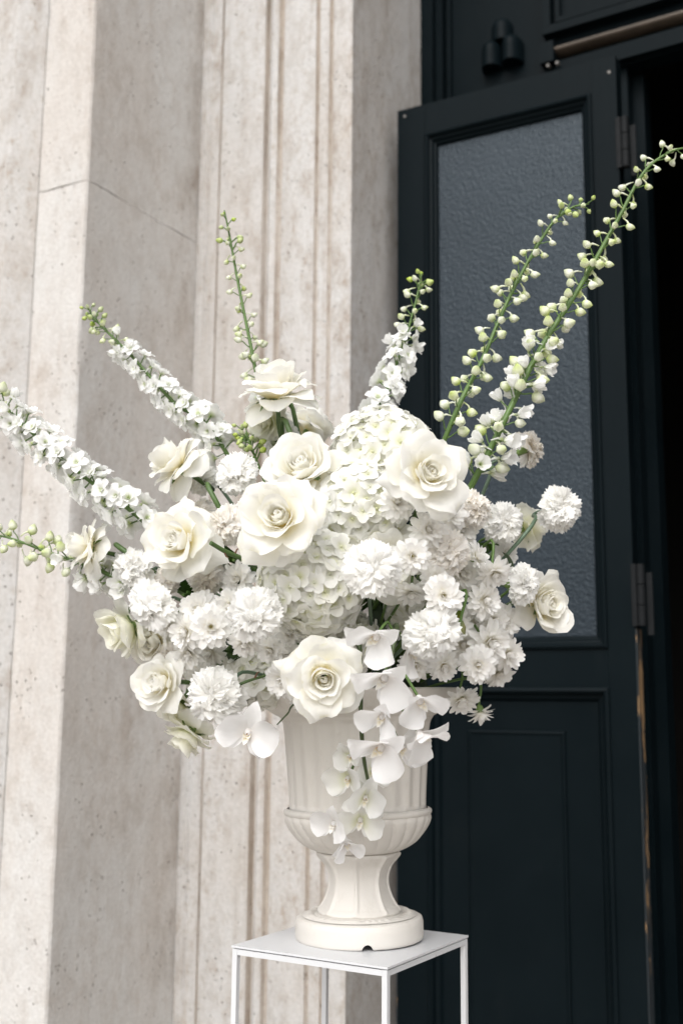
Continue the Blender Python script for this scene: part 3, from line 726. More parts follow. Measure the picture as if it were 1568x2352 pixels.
# ---- spray chrysanthemum
MUM = []
rg = random.Random(9)
def mum_petal(L, W, th0, th1, rg):
    p, uv = petal_grid(L, W, .001, 0, th0, th1, .25, W * 1.1, 0, .0, .06, rg, 6, 5, .50, .46)
    mb = MB(); mb.grid(p, uv); return mb.mesh('chrysanthemum_petal', [M['mum']])
MUM_O = [mum_petal(.0225, .0095, 0, .22, rg) for _ in range(4)]
MUM_M = [mum_petal(.0185, .0086, 0, -.20, rg) for _ in range(3)]
MUM_I = [mum_petal(.0120, .0060, 0, -.50, rg) for _ in range(3)]
EYE = tube_mesh('eye', [(.0022, 0), (.0024, .002), (.0018, .0036), (.0006, .0042)], M['disc'], 9)
MUMCAL = tube_mesh('calyx', [(.0016, -.009), (.0050, -.006), (.0062, -.001), (.0050, .002)], M['calyx'], 9)
def mum(px, py, wpx, label, doff=0, ax=None, depth=None, droop=0, n=68, stem=True, bend=None):
    depth = (env_depth(px, py) if depth is None else depth) + doff
    axis = camvec(*ax) if ax else env_axis(px, py); s = wpx * depth / FPX / .0415
    base = at(px, py, depth) - axis * .006 * s
    o = flower_root('chrysanthemum', base, axis_quat(axis, rnd.uniform(0, 6.28)), (s * rnd.uniform(.92, 1.10), s * rnd.uniform(.92, 1.10), s * rnd.uniform(.8, 1.3))); tag(o, label, 'chrysanthemum', 'white spray chrysanthemums in the urn')
    for k in range(n):
        t = (k + .5) / n; a = k * 2.39996 + rnd.uniform(-.12, .12)
        tilt = .30 + (1.30 + droop) * t ** .75 + rnd.uniform(-.10, .10)
        var = MUM_I if t < .26 else (MUM_M if t < .55 else MUM_O)
        link('petal', var[k % len(var)], o, (0, 0, .004 * (1 - t)), Quaternion((0, 0, 1), a) @ Quaternion((0, 1, 0), tilt) @ Quaternion((0, 0, 1), rnd.uniform(-.25, .25)), rnd.uniform(.9, 1.08))
    link('eye', EYE, o); link('calyx', MUMCAL, o)
    if stem: stem_to(o, base, axis, M['stem'], .0016, back=.010 * s, bend=bend)
    return o

# ---- hydrangea
def floret_mesh(rg):
    mb = MB()
    for k in range(4):
        p, uv = petal_grid(.0125, .0135, .0008, 0, 1.25, 1.45 + rg.uniform(-.25, .25), rg.uniform(-.3, .5), .014, .05, 0, .05, rg, 4, 4, .30, .42)
        a = pi / 2 * k + rg.uniform(-.1, .1); mb.grid([[(x * cos(a) - y * sin(a), x * sin(a) + y * cos(a), z + .0004 * (k % 2)) for x, y, z in r] for r in p], uv)
    mb.grid([[(r * cos(2 * pi * i / 6), r * sin(2 * pi * i / 6), z) for i in range(6)] for r, z in ((.0014, 0), (.0015, .0012), (.0004, .002))], [[(0, 0.05)] * 6 for _ in range(3)], 0, True)
    return mb.mesh('hydrangea_floret', [M['hydrangea']])
rg = random.Random(21); FLORET = [floret_mesh(rg) for _ in range(6)]
def hydrangea(px, py, rpx, label, depth, squash=(1, 1, 1), n=95, axis=(0, .35, .9)):
    ax = camvec(*axis); R = rpx * depth / FPX; c = at(px, py, depth)
    o = flower_root('hydrangea', c, axis_quat(ax, 0), 1); tag(o, label, 'hydrangea', 'cream hydrangea heads in the urn')
    fs = 1.18
    for layer, (rr, cnt) in enumerate(((1.0, n), (.86, n // 2))):
        for k in range(cnt):
            z = 1 - (k + .5) / cnt * 1.55; a = k * 2.39996 + layer; r = sqrt(max(0, 1 - z * z))
            d = Vector((r * cos(a), r * sin(a), z)); bumpy = 1 + .10 * noise.noise(d * 2.2 + Vector((px, py, 0)))
            p = Vector((d.x * squash[0], d.y * squash[1], d.z * squash[2])) * (R - .004) * rr * bumpy * rnd.uniform(.94, 1.03)
            nrm = (d + Vector((rnd.uniform(-.35, .35), rnd.uniform(-.35, .35), rnd.uniform(-.2, .35)))).normalized()
            link('floret', FLORET[rnd.randrange(6)], o, p, axis_quat(nrm, rnd.uniform(0, 6.28)), fs * rnd.uniform(.82, 1.15))
    mb = MB(); rows = []
    for j in range(9):
        t = pi * j / 8; rows.append([(sin(t) * cos(2 * pi * i / 14) * R * .74 * squash[0], sin(t) * sin(2 * pi * i / 14) * R * .74 * squash[1], -cos(t) * R * .74 * squash[2]) for i in range(14)])
    mb.grid(rows, None, 0, True); link('head_core', mb.mesh('head_core', [M['pale_core']]), o)  # solid pale ball that fills the inside of the head
    stem_to(o, c, ax, M['stem'], .004)
    return o

# ---- larkspur (delphinium) spikes
def bud_mesh(rg, mat, L, W, ped, spur=True):
    """pedicel runs out along +X and up, bud at its end pointing outwards"""
    mb = MB(); pts = catmull([(0, 0, -.002), (ped * .45, 0, ped * .10), (ped * .85, 0, ped * .55), (ped, 0, ped * .62)], 3)
    mb.tube(pts, .0009, .0007, 5, 1)
    e = Vector(pts[-1]); d = Vector((.93, rg.uniform(-.2, .2), .25)).normalized(); a = d.orthogonal().normalized(); b = d.cross(a); rows = []; uv = []
    prof = [(0, .12), (.08, .52), (.22, .88), (.40, 1.0), (.58, .93), (.76, .68), (.90, .36), (1.0, .06)]
    for v, r in prof:
        rows.append([e + d * (v * L) + (a * cos(2 * pi * i / 10) + b * sin(2 * pi * i / 10)) * (r * W * .5 * (1 + (.10 if i % 2 else -.07))) for i in range(10)]); uv.append([(i / 10, v) for i in range(10)])
    mb.grid(rows, uv, 0, True)
    if spur:
        s0 = e + d * (L * .22); mb.tube([s0 + Vector((0, 0, W * .3)), s0 + Vector((-.004, 0, W * .62)), s0 + Vector((-.011, 0, W * .75))], .0016, .0007, 5, 0)
    return mb.mesh('larkspur_bud', [mat, M['stem']])
rg = random.Random(31)
BUD_BIG = [bud_mesh(rg, M['bud'], .0150, .0116, .0125) for _ in range(4)]
BUD_MID = [bud_mesh(rg, M['bud'], .0118, .0082, .0115) for _ in range(4)]
BUD_SMALL = [bud_mesh(rg, M['bud_green'], .0075, .0056, .007, False) for _ in range(3)]
def lark_mesh(rg, half=False):
    mb = MB(); ped = .016
    mb.tube(catmull([(0, 0, -.002), (ped * .5, 0, .001), (ped, 0, .004)], 3), .0012, .0009, 5, 1)
    d = Vector((.95, rg.uniform(-.45, .45), rg.uniform(-.15, .6))).normalized(); q = axis_quat(d, rg.uniform(0, 6)); e = Vector((ped, 0, .004))
    def put(p): return [[e + q @ Vector(x) for x in r] for r in p]
    for k in range(5):
        p, uv = petal_grid(.0185, .0142, .001, 0, .55 if half else .9, .35 if half else 1.42 + rg.uniform(-.2, .25), .1 if half else .35, .013, .06, .03, .11, rg, 6, 5, .3, .32)
        a = 2 * pi * k / 5 + rg.uniform(-.1, .1); p = [[(x * cos(a) - y * sin(a), x * sin(a) + y * cos(a), z) for x, y, z in r] for r in p]
        mb.grid(put(p), [[(u_, .18 + .82 * v_) for u_, v_ in r] for r in uv], 0)
    for k in range(0 if half else 5):
        p, uv = petal_grid(.0130, .0115, .001, .001, .7, .95 + rg.uniform(-.3, .3), .4, .012, .05, .03, .18, rg, 5, 4, .3, .3)
        a = 2 * pi * (k + .5) / 5 + rg.uniform(-.15, .15); p = [[(x * cos(a) - y * sin(a), x * sin(a) + y * cos(a), z) for x, y, z in r] for r in p]
        mb.grid(put(p), [[(u_, .22 + .78 * v_) for u_, v_ in r] for r in uv], 0)
    for k in range(4):
        p, uv = petal_grid(.0085, .006, .0005, 0, .3, .55, .3, .005, 0, 0, .06, rg, 2, 3, .5, .3)
        a = 2 * pi * k / 4 + .4; p = [[(x * cos(a) - y * sin(a), x * sin(a) + y * cos(a), z) for x, y, z in r] for r in p]
        mb.grid(put(p), [[(u_, .02 + .42 * v_) for u_, v_ in r] for r in uv], 0)
    mb.tube([e + q @ Vector((.002, 0, -.001)), e + q @ Vector((.004, .001, -.007)), e + q @ Vector((.002, .002, -.016))], .0020, .0006, 5, 0)
    return mb.mesh('larkspur_floret', [M['larkspur'], M['stem']])
LARK = [lark_mesh(rg) for _ in range(8)]; LARK_H = [lark_mesh(rg, True) for _ in range(3)]
def larkspur(path, label, plan, r0=.0034, r1=.0010, scale=1.0, seed=1, into=True):
    """path: (px, py, depth) from tip to foot.  plan: list of (t0, t1, kind, spacing m, size0, size1); t runs 0 at the tip"""
    rg = random.Random(seed); pts = [at(*p) for p in path]
    if into: pts.append(MOUTH + Vector((rg.uniform(-.03, .03), .02, -.06)))
    c = catmull(pts, 8); n_vis = (len(path) - 1) * 8
    base = c[-1]; o = flower_root('larkspur', base, Quaternion(), 1); tag(o, label, 'larkspur', 'white larkspur spikes in the urn')
    mb = MB(); mb.tube([p - base for p in c], r1, r0, 8); link('stem', mb.mesh('stem', [M['stem']]), o)
    acc = [0.0]
    for i in range(1, n_vis + 1): acc.append(acc[-1] + (c[i] - c[i - 1]).length)
    tot = acc[-1]
    def pos(t):
        s = t * tot; i = 0
        while i < n_vis - 1 and acc[i + 1] < s: i += 1
        f = (s - acc[i]) / max(1e-6, acc[i + 1] - acc[i]); return c[i].lerp(c[i + 1], f), (c[i] - c[i + 1]).normalized()
    ang = rg.uniform(0, 6)
    for (t0, t1, kind, sp, s0, s1) in plan:
        k = max(1, int((t1 - t0) * tot / sp))
        for i in range(k):
            f = (i + .5) / k; t = t0 + (t1 - t0) * f + rg.uniform(-.3, .3) * (t1 - t0) / k; p, d = pos(min(1, max(0, t)))
            ang += 2.39996 + rg.uniform(-.35, .35)
            x = d.orthogonal().normalized(); y = d.cross(x); out = x * cos(ang) + y * sin(ang)
            zz = (d + out * rg.uniform(-.15, .25)).normalized(); xx = (out - zz * out.dot(zz)).normalized(); yy = zz.cross(xx)
            q = Matrix((xx, yy, zz)).transposed().to_quaternion()
            var = {'s': BUD_SMALL, 'm': BUD_MID, 'b': BUD_BIG, 'h': LARK_H, 'f': LARK}[kind]
            link('bud' if kind in 'smb' else 'floret', var[rg.randrange(len(var))], o, p - base, q, (s0 + (s1 - s0) * f) * rg.uniform(.88, 1.1) * scale)
    return o

# ---- orchids
def orchid_part(name, mat, L, W, th0, th1, curl, rho, wob, rg, nu=8, nv=8, base_w=.22, round_=.40, roll=0, point=0):
    p, uv = petal_grid(L, W, .002, 0, th0, th1, curl, rho, roll, point, wob, rg, nu, nv, base_w, round_); mb = MB(); mb.grid(p, uv); return mb.mesh(name, [mat])
rg = random.Random(17)
ORCH = {}
for key in ('orchid', 'orchid_green'):
    ORCH[key] = dict(petal=[orchid_part('orchid_petal', M[key], .037, .048, 1.05, 1.30 + d, .65, .030, .06, rg, 10, 9, .16, .36, .05) for d in (0, .3, -.25)],
                     sepal=[orchid_part('orchid_sepal', M[key], .036, .026, 1.20, 1.55 + d, .50, .019, .04, rg, 6, 8, .30, .46, 0, .06) for d in (0, .25)])
def lip_mesh():
    mb = MB()
    for a, L, W, t0, t1 in ((-.9, .012, .011, .5, .1), (.9, .012, .011, .5, .1), (0, .017, .012, .9, .55)):
        p, uv = petal_grid(L, W, .002, .001, t0, t1, .4, .006, 0, .1, .05, rnd, 4, 5, .5, .4)
        mb.grid([[(x * cos(a) - y * sin(a), x * sin(a) + y * cos(a), z) for x, y, z in r] for r in p], uv)
    return mb.mesh('orchid_lip', [M['lip_yellow']])
LIP = lip_mesh()
COLM = tube_mesh('column', [(.0040, -.003), (.0042, .002), (.0036, .007), (.0012, .010)], M['orchid'], 9)
def bloom(parent, pbase, px, py, wpx, depth, ax, uph, green_=False, cup=0, pedicel_from=None):
    axis = camvec(*ax); s = wpx * depth / FPX / .0655
    p = at(px, py, depth); q = axis_quat(axis, 0, camvec(*uph)); K = ORCH['orchid_green' if green_ else 'orchid']
    o = link('bloom', COLM, parent, p - pbase, q, s)
    def add(nm, me, az, tilt, sc_=1): link(nm, me, o, None, Quaternion((0, 0, 1), az) @ Quaternion((0, 1, 0), tilt - cup), sc_)
    add('sepal', K['sepal'][0], pi / 2, rnd.uniform(-.1, .1)); add('sepal', K['sepal'][1], pi / 2 + 2.2, .05); add('sepal', K['sepal'][1], pi / 2 - 2.2, .05)
    v = rnd.randrange(3)
    add('petal', K['petal'][v], 0.12, -.10 + rnd.uniform(-.12, .12), 1.03); add('petal', K['petal'][(v + 1) % 3], pi - .12, -.10 + rnd.uniform(-.12, .12), 1.03)
    link('lip', LIP, o, (0, -.001, .001), Quaternion((0, 0, 1), -pi / 2), .8)
    if pedicel_from is not None:
        a = at(*pedicel_from); e = p - axis * .002; m = (a + e) * .5 + UP * .010 - axis * .006
        mb = MB(); mb.tube(catmull([a - pbase, m - pbase, e - pbase], 5), .0015, .0017, 6)
        link('pedicel', mb.mesh('pedicel', [M['stem']]), parent)
    return o
def spray(label, path, blooms, r=.0030, foot=True, name='orchid_spray'):
    pts = [at(*p) for p in path]
    if foot: pts = [MOUTH + Vector((0, -.03, -.05))] + pts
    base = pts[0]; o = flower_root(name, base, Quaternion(), 1); tag(o, label, 'orchid')
    mb = MB(); mb.tube([p - base for p in catmull(pts, 6)], r, r * .6, 8, prof=lambda k: 1 + .12 * (sin(k * 40) > .9)); link('stem', mb.mesh('stem', [M['dark_stem']]), o)
    for b in blooms: bloom(o, base, *b[:6], **(b[6] if len(b) > 6 else {}))
    return o

# ------------------------------------------------------------------ the arrangement
rose(632, 888, 182, 1.46, (-.10, .93, .22), 'reflex', 'topmost white rose on a long bare stem, outer petals folded down', bend=at(672, 1010, 1.44))
rose(606, 968, 92, 1.49, (-.45, -.25, .6), 'cup', 'small drooping white rose tucked under the topmost rose', True)
rose(712, 978, 112, 1.60, (.35, .62, -.6), 'reflex', 'shaded white rose turned away, just behind the topmost rose stem')
rose(398, 1060, 150, 1.46, (-.72, .55, .30), 'reflex', 'side-on white rose on a green stem above the left larkspur gap', bend=at(500, 1160, 1.42))
rose(692, 1070, 158, 1.36, (-.22, .50, .75), 'cup', 'cupped white rose directly above the largest open rose')
rose(640, 1186, 186, 1.235, (-.16, .28, .95), 'open', 'largest open white rose, facing out at the upper centre', spin=1.0)
rose(985, 1085, 172, 1.25, (.28, .26, .92), 'open', 'open white rose in front of the upper hydrangea', spin=2.0)
rose(408, 1242, 162, 1.36, (-.48, .18, .85), 'open', 'open white rose at middle left beside the dark larkspur stem')
rose(192, 1258, 132, 1.46, (-.88, .22, .35), 'reflex', 'outermost white rose facing sideways below the flowering larkspur', bend=at(300, 1275, 1.45))
rose(278, 1448, 130, 1.46, (-.70, -.30, .45), 'cup', 'greenish white rose hanging out at lower left, furthest below the pier edge', True)
rose(350, 1478, 105, 1.47, (-.4, -.1, .8), 'cup', 'half hidden white rose behind the left carnations')
rose(364, 1568, 118, 1.38, (-.5, .12, .8), 'cup', 'round cupped white rose low on the left edge')
rose(405, 1632, 92, 1.43, (-.35, -.55, .5), 'cup', 'white rose squeezed between the round rose and the lowest rose', True)
rose(430, 1692, 118, 1.41, (-.45, -.75, .30), 'reflex', 'lowest greenish white rose nodding beside the single orchid', True)
rose(742, 1558, 160, 1.235, (.10, -.08, 1), 'open', 'open white rose with yellow heart hanging over the urn lip', spin=.4)
rose(1254, 1388, 134, 1.43, (.50, .05, .82), 'cup', 'cream rose at the far right behind a carnation')
rose(1212, 1205, 105, 1.56, (.62, .45, -.35), 'reflex', 'shaded greenish rose turned away in front of the dark glass', True)
rose(893, 1285, 150, 1.315, (-.05, .25, .9), 'open', 'white rose almost covered by the bright central carnation')

carnation(540, 1082, 108, 'white carnation at upper left next to the cupped rose', depth=1.42)
carnation(462, 1100, 70, 'small white carnation behind the green rose stem', depth=1.49)
carnation(517, 1203, 95, 'carnation between the two big open roses, shadow in its cream colour', depth=1.40, cream=True)
carnation(302, 1306, 98, 'white carnation at far left under the outer rose', ax=(-.6, .15, .75), depth=1.44)
carnation(338, 1392, 122, 'white carnation in front of the lower left roses', ax=(-.45, .0, .85))
carnation(372, 1338, 70, 'cream carnation half under the left open rose', depth=1.45, cream=True)
carnation(470, 1322, 88, 'carnation below the left open rose, shade in its cream colour', depth=1.43, cream=True)
carnation(582, 1415, 128, 'large white carnation left of the lower hydrangea', ax=(-.15, -.02, 1), depth=1.25)
carnation(488, 1602, 138, 'white carnation just above the single orchid bloom', ax=(-.45, -.25, .85), depth=1.33)
carnation(856, 1305, 136, 'brightest white carnation at the very centre', ax=(.05, .12, 1), depth=1.22)
carnation(1088, 1166, 96, 'white carnation below the larkspur stems', depth=1.36, cream=True)
carnation(1160, 1203, 104, 'white carnation next to the shaded right rose', ax=(.35, -.1, .9), depth=1.42)
carnation(1290, 1167, 100, 'round white carnation standing clear on its stem before the glass', ax=(.35, .12, .92), depth=1.42, bend=at(1190, 1245, 1.43))
carnation(1220, 1026, 86, 'cream carnation seen from behind against the glass', ax=(.80, .35, -.25), depth=1.53, cream=True, bend=at(1110, 1130, 1.50))
carnation(1030, 1272, 118, 'cream white carnation among the right chrysanthemums', depth=1.30, cream=True)
carnation(1213, 1340, 104, 'white carnation with green calyx in front of the cream rose', ax=(.75, .1, .55), depth=1.40)
carnation(996, 1455, 126, 'white carnation right of the orchid sprays', ax=(.12, .05, 1), depth=1.25)

mum(912, 1152, 88, 'white chrysanthemum under the right open rose', depth=1.29)
mum(985, 1216, 88, 'pinkish white chrysanthemum above the cream carnation', depth=1.29)
mum(948, 1277, 86, 'white chrysanthemum touching the brightest carnation', depth=1.255)
mum(1002, 1325, 76, 'cream chrysanthemum above the clearest chrysanthemum', depth=1.29)
mum(1019, 1367, 88, 'clearest white chrysanthemum, facing straight out, right of the dark gap', depth=1.25, ax=(.1, .05, 1))
mum(944, 1368, 76, 'nodding white chrysanthemum over the dark gap', depth=1.30, ax=(-.05, -.75, .55))
mum(1100, 1278, 70, 'side-on white chrysanthemum beside the larkspur leaf', depth=1.34, ax=(.75, .25, .3))
mum(1138, 1322, 82, 'white chrysanthemum hanging face down at the right', depth=1.34, ax=(.15, -.65, .65))
mum(1115, 1378, 80, 'white chrysanthemum with rusty eye at the right', depth=1.35)
mum(1095, 1425, 80, 'shaded cream chrysanthemum behind the yellowing leaf', depth=1.41)
mum(1128, 1476, 96, 'broad white chrysanthemum at lower right', depth=1.36)
mum(1168, 1503, 84, 'white chrysanthemum on the lower right edge', depth=1.40, ax=(.6, -.1, .75))
mum(1098, 1528, 82, 'loose white chrysanthemum in front at lower right', depth=1.33, ax=(-.05, -.15, 1))
mum(1150, 1552, 78, 'shaded white chrysanthemum under the lower right edge', depth=1.42, ax=(.4, -.5, .7))
mum(1020, 1532, 76, 'tan white chrysanthemum under the right carnation', depth=1.34, ax=(.1, -.5, .8))
mum(1062, 1612, 82, 'white chrysanthemum hanging beside the urn lip', depth=1.42, ax=(.1, -.65, .6))
mum(1104, 1642, 60, 'lowest right chrysanthemum, browned and half closed', depth=1.43, ax=(.15, -.8, .3), n=34)
mum(1045, 1440, 80, 'white chrysanthemum between carnation and lower right blooms', depth=1.36)
mum(452, 1398, 92, 'white chrysanthemum at the top of the left cluster', depth=1.37, ax=(-.2, .35, .9))
mum(484, 1440, 98, 'front white chrysanthemum of the left cluster', depth=1.31, ax=(.1, .05, 1))
mum(425, 1452, 88, 'white chrysanthemum on the outer side of the left cluster', depth=1.36, ax=(-.5, -.05, .85))
mum(432, 1505, 84, 'nodding white chrysanthemum at the foot of the left cluster', depth=1.37, ax=(-.2, -.6, .75))
mum(528, 1392, 74, 'white chrysanthemum squeezed behind the large left carnation', depth=1.36)
mum(562, 1480, 78, 'white chrysanthemum under the large left carnation', depth=1.31, ax=(-.15, -.6, .8))
mum(648, 1562, 84, 'white chrysanthemum behind the rose over the lip', depth=1.30, ax=(-.4, -.15, .9))
mum(664, 1455, 76, 'cream chrysanthemum in shade under the lower hydrangea', depth=1.36)
mum(660, 1510, 76, 'shaded chrysanthemum above the rose over the lip', depth=1.36)
mum(692, 1622, 56, 'small chrysanthemum peeping out under the rose over the lip', depth=1.33, ax=(-.2, -.8, .5), n=36)
mum(480, 1500, 80, 'shaded chrysanthemum behind the left cluster', depth=1.45)

mum(1060, 1215, 84, 'white chrysanthemum half under the carnation below the larkspur stems', depth=1.37)
mum(1062, 1318, 84, 'white chrysanthemum in the second row right of the cream carnation', depth=1.36)
mum(1165, 1270, 70, 'small white chrysanthemum behind the right carnations', depth=1.46, ax=(.5, .1, .8))
mum(1160, 1430, 84, 'white chrysanthemum below the side carnation', depth=1.42, ax=(.5, .05, .8))
mum(1065, 1480, 84, 'white chrysanthemum filling between carnation and broad chrysanthemum', depth=1.385)
mum(1135, 1425, 76, 'cream chrysanthemum above the broad lower right bloom', depth=1.40)
mum(955, 1530, 76, 'white chrysanthemum behind the front orchid spray', depth=1.36, ax=(.1, -.4, .9))
mum(925, 1435, 70, 'shaded chrysanthemum behind the topmost orchid', depth=1.40)
mum(380, 1432, 84, 'white chrysanthemum behind the front left carnation', depth=1.42)
mum(545, 1330, 76, 'shaded chrysanthemum under the largest open rose', depth=1.41)
mum(455, 1555, 80, 'shaded chrysanthemum above the orchid carnation', depth=1.43, ax=(-.3, -.2, .9))
mum(620, 1495, 76, 'white chrysanthemum between large carnation and hanging rose', depth=1.36)
mum(1035, 1180, 80, 'white chrysanthemum close under the right open rose', depth=1.34)
carnation(400, 1520, 96, 'cream carnation behind the round cupped rose', depth=1.46, cream=True)
carnation(770, 1440, 92, 'shaded cream carnation under the lower hydrangea', depth=1.40, cream=True)
carnation(455, 1180, 78, 'cream carnation above the left open rose', depth=1.47, cream=True)
carnation(1105, 1335, 84, 'cream carnation deep among the right chrysanthemums', depth=1.43, cream=True)
hydrangea(876, 1048, 118, 'upper cream hydrangea head behind the right open rose', 1.42, (1, 1, .95), 110, (0, .45, .85))
hydrangea(832, 1165, 108, 'middle cream hydrangea head between the two open roses', 1.36, (1, 1, .9), 95, (-.05, .2, .95))
hydrangea(716, 1338, 126, 'lower cream hydrangea head in the centre of the bouquet', 1.315, (1.0, .95, .9), 120, (-.05, .05, 1))
hydrangea(590, 1552, 72, 'shaded white hydrangea low behind the carnation stems', 1.45, (1, 1, .8), 60, (-.2, -.2, .9))
hydrangea(800, 1475, 70, 'shaded hydrangea between the yellow-hearted rose and the orchids', 1.385, (1, 1, .8), 55, (0, .1, .95))
hydrangea(945, 1405, 60, 'hydrangea in deep shade inside the dark gap', 1.41, (1, 1, .8), 40, (0, .1, .95))

larkspur([(-25, 895, 1.52), (10, 930, 1.50), (90, 1010, 1.48), (200, 1100, 1.46), (350, 1215, 1.45)], 'flowering larkspur spike leaning to the left edge, open almost to the tip',
         [(.0, .08, 'm', .006, .8, 1), (.05, .18, 'b', .0075, .9, 1.1), (.12, .24, 'h', .0075, .8, .9), (.18, .98, 'f', .0052, .88, 1.04)], seed=3)
larkspur([(203, 708, 1.58), (225, 740, 1.57), (300, 815, 1.56), (400, 925, 1.54), (520, 1040, 1.52)], 'larkspur spike with green tip and dense white florets, second from left',
         [(.0, .12, 's', .0030, .8, 1.5), (.09, .30, 'm', .0048, .7, 1.0), (.22, .36, 'h', .0065, .65, .8), (.28, 1, 'f', .0047, .70, 1.0)], seed=4)
larkspur([(515, 483, 1.60), (527, 540, 1.60), (545, 640, 1.59), (575, 790, 1.57), (590, 860, 1.56), (630, 990, 1.53)], 'upright slender larkspur of green buds above the topmost rose',
         [(.0, .18, 's', .0075, .9, 1.5), (.12, .80, 'm', .0090, .75, 1.05), (.55, .86, 'b', .014, .75, .95), (.84, 1, 'f', .007, .7, .9)], r0=.0036, seed=5)
larkspur([(968, 628, 1.60), (955, 690, 1.59), (930, 780, 1.58), (893, 890, 1.56), (870, 990, 1.54)], 'larkspur spike with white florets below and buds above, before the door edge',
         [(.0, .10, 's', .0045, 1.0, 1.6), (.06, .38, 'm', .0054, .85, 1.1), (.33, .48, 'h', .0065, .75, .9), (.40, 1, 'f', .0053, .8, 1.0)], seed=6)
larkspur([(1352, 468, 1.50), (1310, 478, 1.50), (1262, 520, 1.50), (1180, 660, 1.49), (1105, 830, 1.47), (1020, 1010, 1.44)], 'long larkspur spike of plump buds with tip curling right, before the glass',
         [(.0, .12, 's', .0045, .9, 1.6), (.08, .45, 'm', .0070, .75, 1.2), (.38, 1, 'b', .0068, .8, 1.10)], r0=.0036, seed=8)
larkspur([(1590, 338, 1.48), (1540, 348, 1.48), (1478, 395, 1.48), (1420, 500, 1.47), (1330, 660, 1.46), (1230, 820, 1.44), (1090, 1100, 1.42)], 'tallest larkspur spike reaching the right edge, half-open bells at its foot',
         [(.0, .08, 'm', .008, .65, .8), (.06, .45, 'm', .0075, .85, 1.2), (.40, .80, 'b', .0060, .9, 1.2), (.62, 1, 'h', .0072, .8, 1.1), (.85, 1, 'b', .008, 1.1, 1.2)], r0=.0046, seed=9)
larkspur([(-30, 1225, 1.52), (30, 1238, 1.51), (110, 1268, 1.50), (200, 1300, 1.49), (300, 1345, 1.47)], 'budded larkspur sprig running behind the outermost rose at the left edge',
         [(.0, .5, 'b', .0062, .8, 1.1), (.45, .7, 'b', .008, 1.0, 1.1), (.55, 1, 'h', .007, .9, 1.1), (.7, 1, 'f', .007, .8, .95)], seed=10)
larkspur([(618, 940, 1.58), (640, 990, 1.56), (660, 1060, 1.52)], 'short larkspur with open florets tucked below the topmost rose', [(.0, 1, 'f', .0042, .7, .95)], seed=12)
larkspur([(552, 978, 1.52), (565, 1010, 1.51), (590, 1060, 1.49)], 'tiny green bud sprig beside the upper left carnation', [(.0, 1, 's', .0026, .9, 1.5)], r0=.002, seed=13)

# orchids
spray('single white orchid bloom with orange throat on a thin wired stem, lower left', [(690, 1612, 1.335), (660, 1640, 1.335), (636, 1665, 1.335)],
      [(570, 1680, 128, 1.31, (-.05, -.10, 1), (.32, 1, 0), dict())], r=.0014)
spray('front orchid spray with large white blooms cascading over the urn', [(905, 1440, 1.30), (900, 1500, 1.25), (885, 1570, 1.235), (882, 1650, 1.235), (893, 1690, 1.24)],
      [(866, 1458, 138, 1.235, (-.25, -.50, .75), (.8, .6, .3), dict(cup=.35, pedicel_from=(905, 1460, 1.26))),
       (884, 1552, 144, 1.225, (-.15, -.48, .80), (.7, .8, .3), dict(cup=.32, pedicel_from=(893, 1515, 1.24))),
       (962, 1605, 128, 1.235, (.20, -.50, .75), (-.6, .8, .3), dict(cup=.42, pedicel_from=(893, 1545, 1.24))),
       (880, 1640, 124, 1.23, (-.35, -.45, .70), (.4, 1, .3), dict(cup=.38, pedicel_from=(884, 1610, 1.235))),
       (962, 1684, 128, 1.235, (.40, -.55, .55), (-.9, .5, .3), dict(cup=.30, pedicel_from=(884, 1625, 1.235))),
       (876, 1712, 142, 1.225, (-.20, -.42, .80), (.8, .7, .3), dict(cup=.32, pedicel_from=(888, 1675, 1.235))),
       (940, 1490, 126, 1.28, (.35, -.3, .75), (-.5, 1, .3), dict(cup=.30, pedicel_from=(903, 1470, 1.26))),
       (920, 1712, 116, 1.265, (.40, -.25, .8), (.4, 1, .3), dict(cup=.2, pedicel_from=(890, 1680, 1.24)))])
spray('rear orchid spray of greenish white blooms hanging against the urn body', [(824, 1470, 1.33), (827, 1560, 1.325), (829, 1660, 1.33), (835, 1740, 1.345), (846, 1800, 1.355)],
      [(803, 1735, 78, 1.365, (-.35, -.1, .9), (-.5, 1, 0), dict(green_=True, cup=.45)), (800, 1785, 100, 1.375, (-.35, -.15, .9), (-.2, 1, 0), dict(green_=True, cup=.25, pedicel_from=(834, 1735, 1.345))),
       (838, 1830, 104, 1.365, (.10, -.1, 1), (.3, 1, 0), dict(green_=True, cup=.3, pedicel_from=(846, 1790, 1.355))), (828, 1880, 105, 1.385, (-.1, -.3, .9), (.2, 1, 0), dict(green_=True, cup=.1)),
       (768, 1890, 98, 1.385, (-.40, -.15, .85), (.25, 1, 0), dict(cup=.25)), (795, 1932, 86, 1.385, (.10, -.55, .7), (-.2, 1, .2), dict(cup=.4)), (855, 1770, 90, 1.375, (.3, .1, .9), (.2, 1, 0), dict(green_=True, cup=.1))], r=.0034)

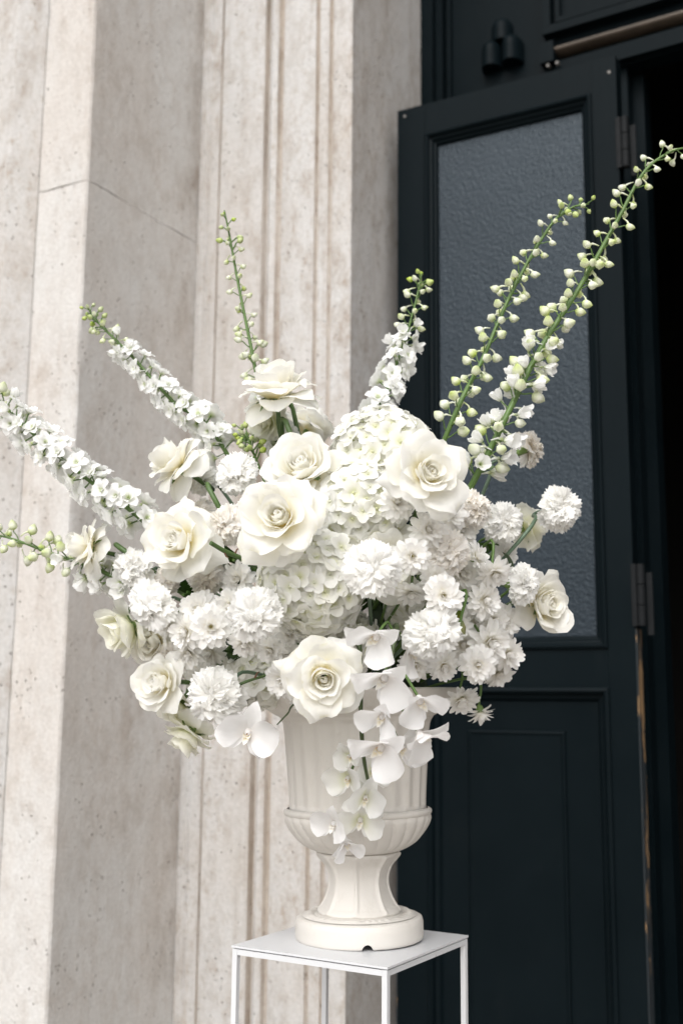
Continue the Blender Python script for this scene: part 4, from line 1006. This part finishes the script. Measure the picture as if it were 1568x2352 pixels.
# a pruned rose stem left showing between the open roses
def cut_stem(pts, label, r=.0032):
    p = catmull([at(*q) for q in pts], 6); b = p[-1]; o = flower_root('cut_stem', b, Quaternion(), 1); tag(o, label, 'stem')
    mb = MB(); mb.tube([x - b for x in p], r * .85, r, 8, prof=lambda k: 1 + .10 * (abs(k - .35) < .05) + .08 * (abs(k - .7) < .05)); link('stalk', mb.mesh('stalk', [M['rose_stem']]), o)
    for k, d in ((5, -1), (9, 1)):
        t = p[k] - b; mb = MB(); mb.tube([t, t + RIGHT * .003 + UP * .007 * d, t + RIGHT * .006 + UP * .0085 * d], .0016, .0004, 5); link('thorn', mb.mesh('thorn', [M['bark']]), o)
    return o
cut_stem([(484, 1247, 1.31), (520, 1268, 1.325), (560, 1285, 1.34), (620, 1318, 1.37)], 'pruned green rose stem with cut end between the two left open roses')
cut_stem([(530, 1592, 1.345), (555, 1570, 1.345), (620, 1548, 1.36), (690, 1520, 1.40)], 'thin blue-green stem crossing above the single orchid bloom', .0018)
# greenery between the stems; the dark sprigs are added to darken the gaps
def leaf_mesh(mat, L, W, rg): 
    p, uv = petal_grid(L, W, 0, 0, .3, .9, .3, W * .9, 0, .25, .05, rg, 4, 7, .35, .75); mb = MB(); mb.grid(p, uv); return mb.mesh('leaf', [mat])
rg = random.Random(40); LEAF = [leaf_mesh(M['leaf'], .055, .026, rg) for _ in range(3)]; LEAFY = leaf_mesh(M['leaf_yellow'], .05, .018, rg)
def sprig(px, py, depth, label, n=4, yellow=False, ax=None, s=1.0):
    p = at(px, py, depth); axis = camvec(*ax) if ax else env_axis(px, py); o = flower_root('leaf_sprig', p, axis_quat(axis, rnd.uniform(0, 6)), 1); tag(o, label, 'foliage', 'green leaf sprigs in the urn')
    for k in range(n): link('leaf', LEAFY if yellow else LEAF[k % 3], o, (0, 0, -.012 * k), Quaternion((0, 0, 1), k * 2.4) @ Quaternion((0, 1, 0), .35 + .2 * k), s * rnd.uniform(.8, 1.15))
    stem_to(o, p, axis, M['stem'], .0018, back=.0)
    return o
sprig(1057, 1425, 1.335, 'yellowing leaf hanging beside the clearest chrysanthemum', 2, True, (.0, -.9, .3), .9)
sprig(1180, 1330, 1.43, 'small green leaf behind the right hand carnation', 2, False, (.4, .6, .4), .6)
sprig(860, 1385, 1.42, 'dark leaves added to darken the gap above the orchids', 5, False, None, 1)
sprig(430, 1365, 1.45, 'dark green leaves added to darken the gap below the left open rose', 5, False, (-.3, .0, .9), .8)
sprig(1130, 1245, 1.45, 'dark leaves added to darken the gaps behind the right carnations', 4, False, (.5, .2, .7), .8)
sprig(545, 1290, 1.42, 'dark leaves added to darken the gap under the largest open rose', 4, False, (-.3, .2, .8), .8)
sprig(520, 1510, 1.46, 'dark leaves added to darken the gaps behind the left chrysanthemum cluster', 5, False, (-.3, -.3, .9), .8)
sprig(1060, 1490, 1.47, 'dark leaves added to darken the gaps behind the lower right chrysanthemums', 5, False, (.4, .1, .9), .8)
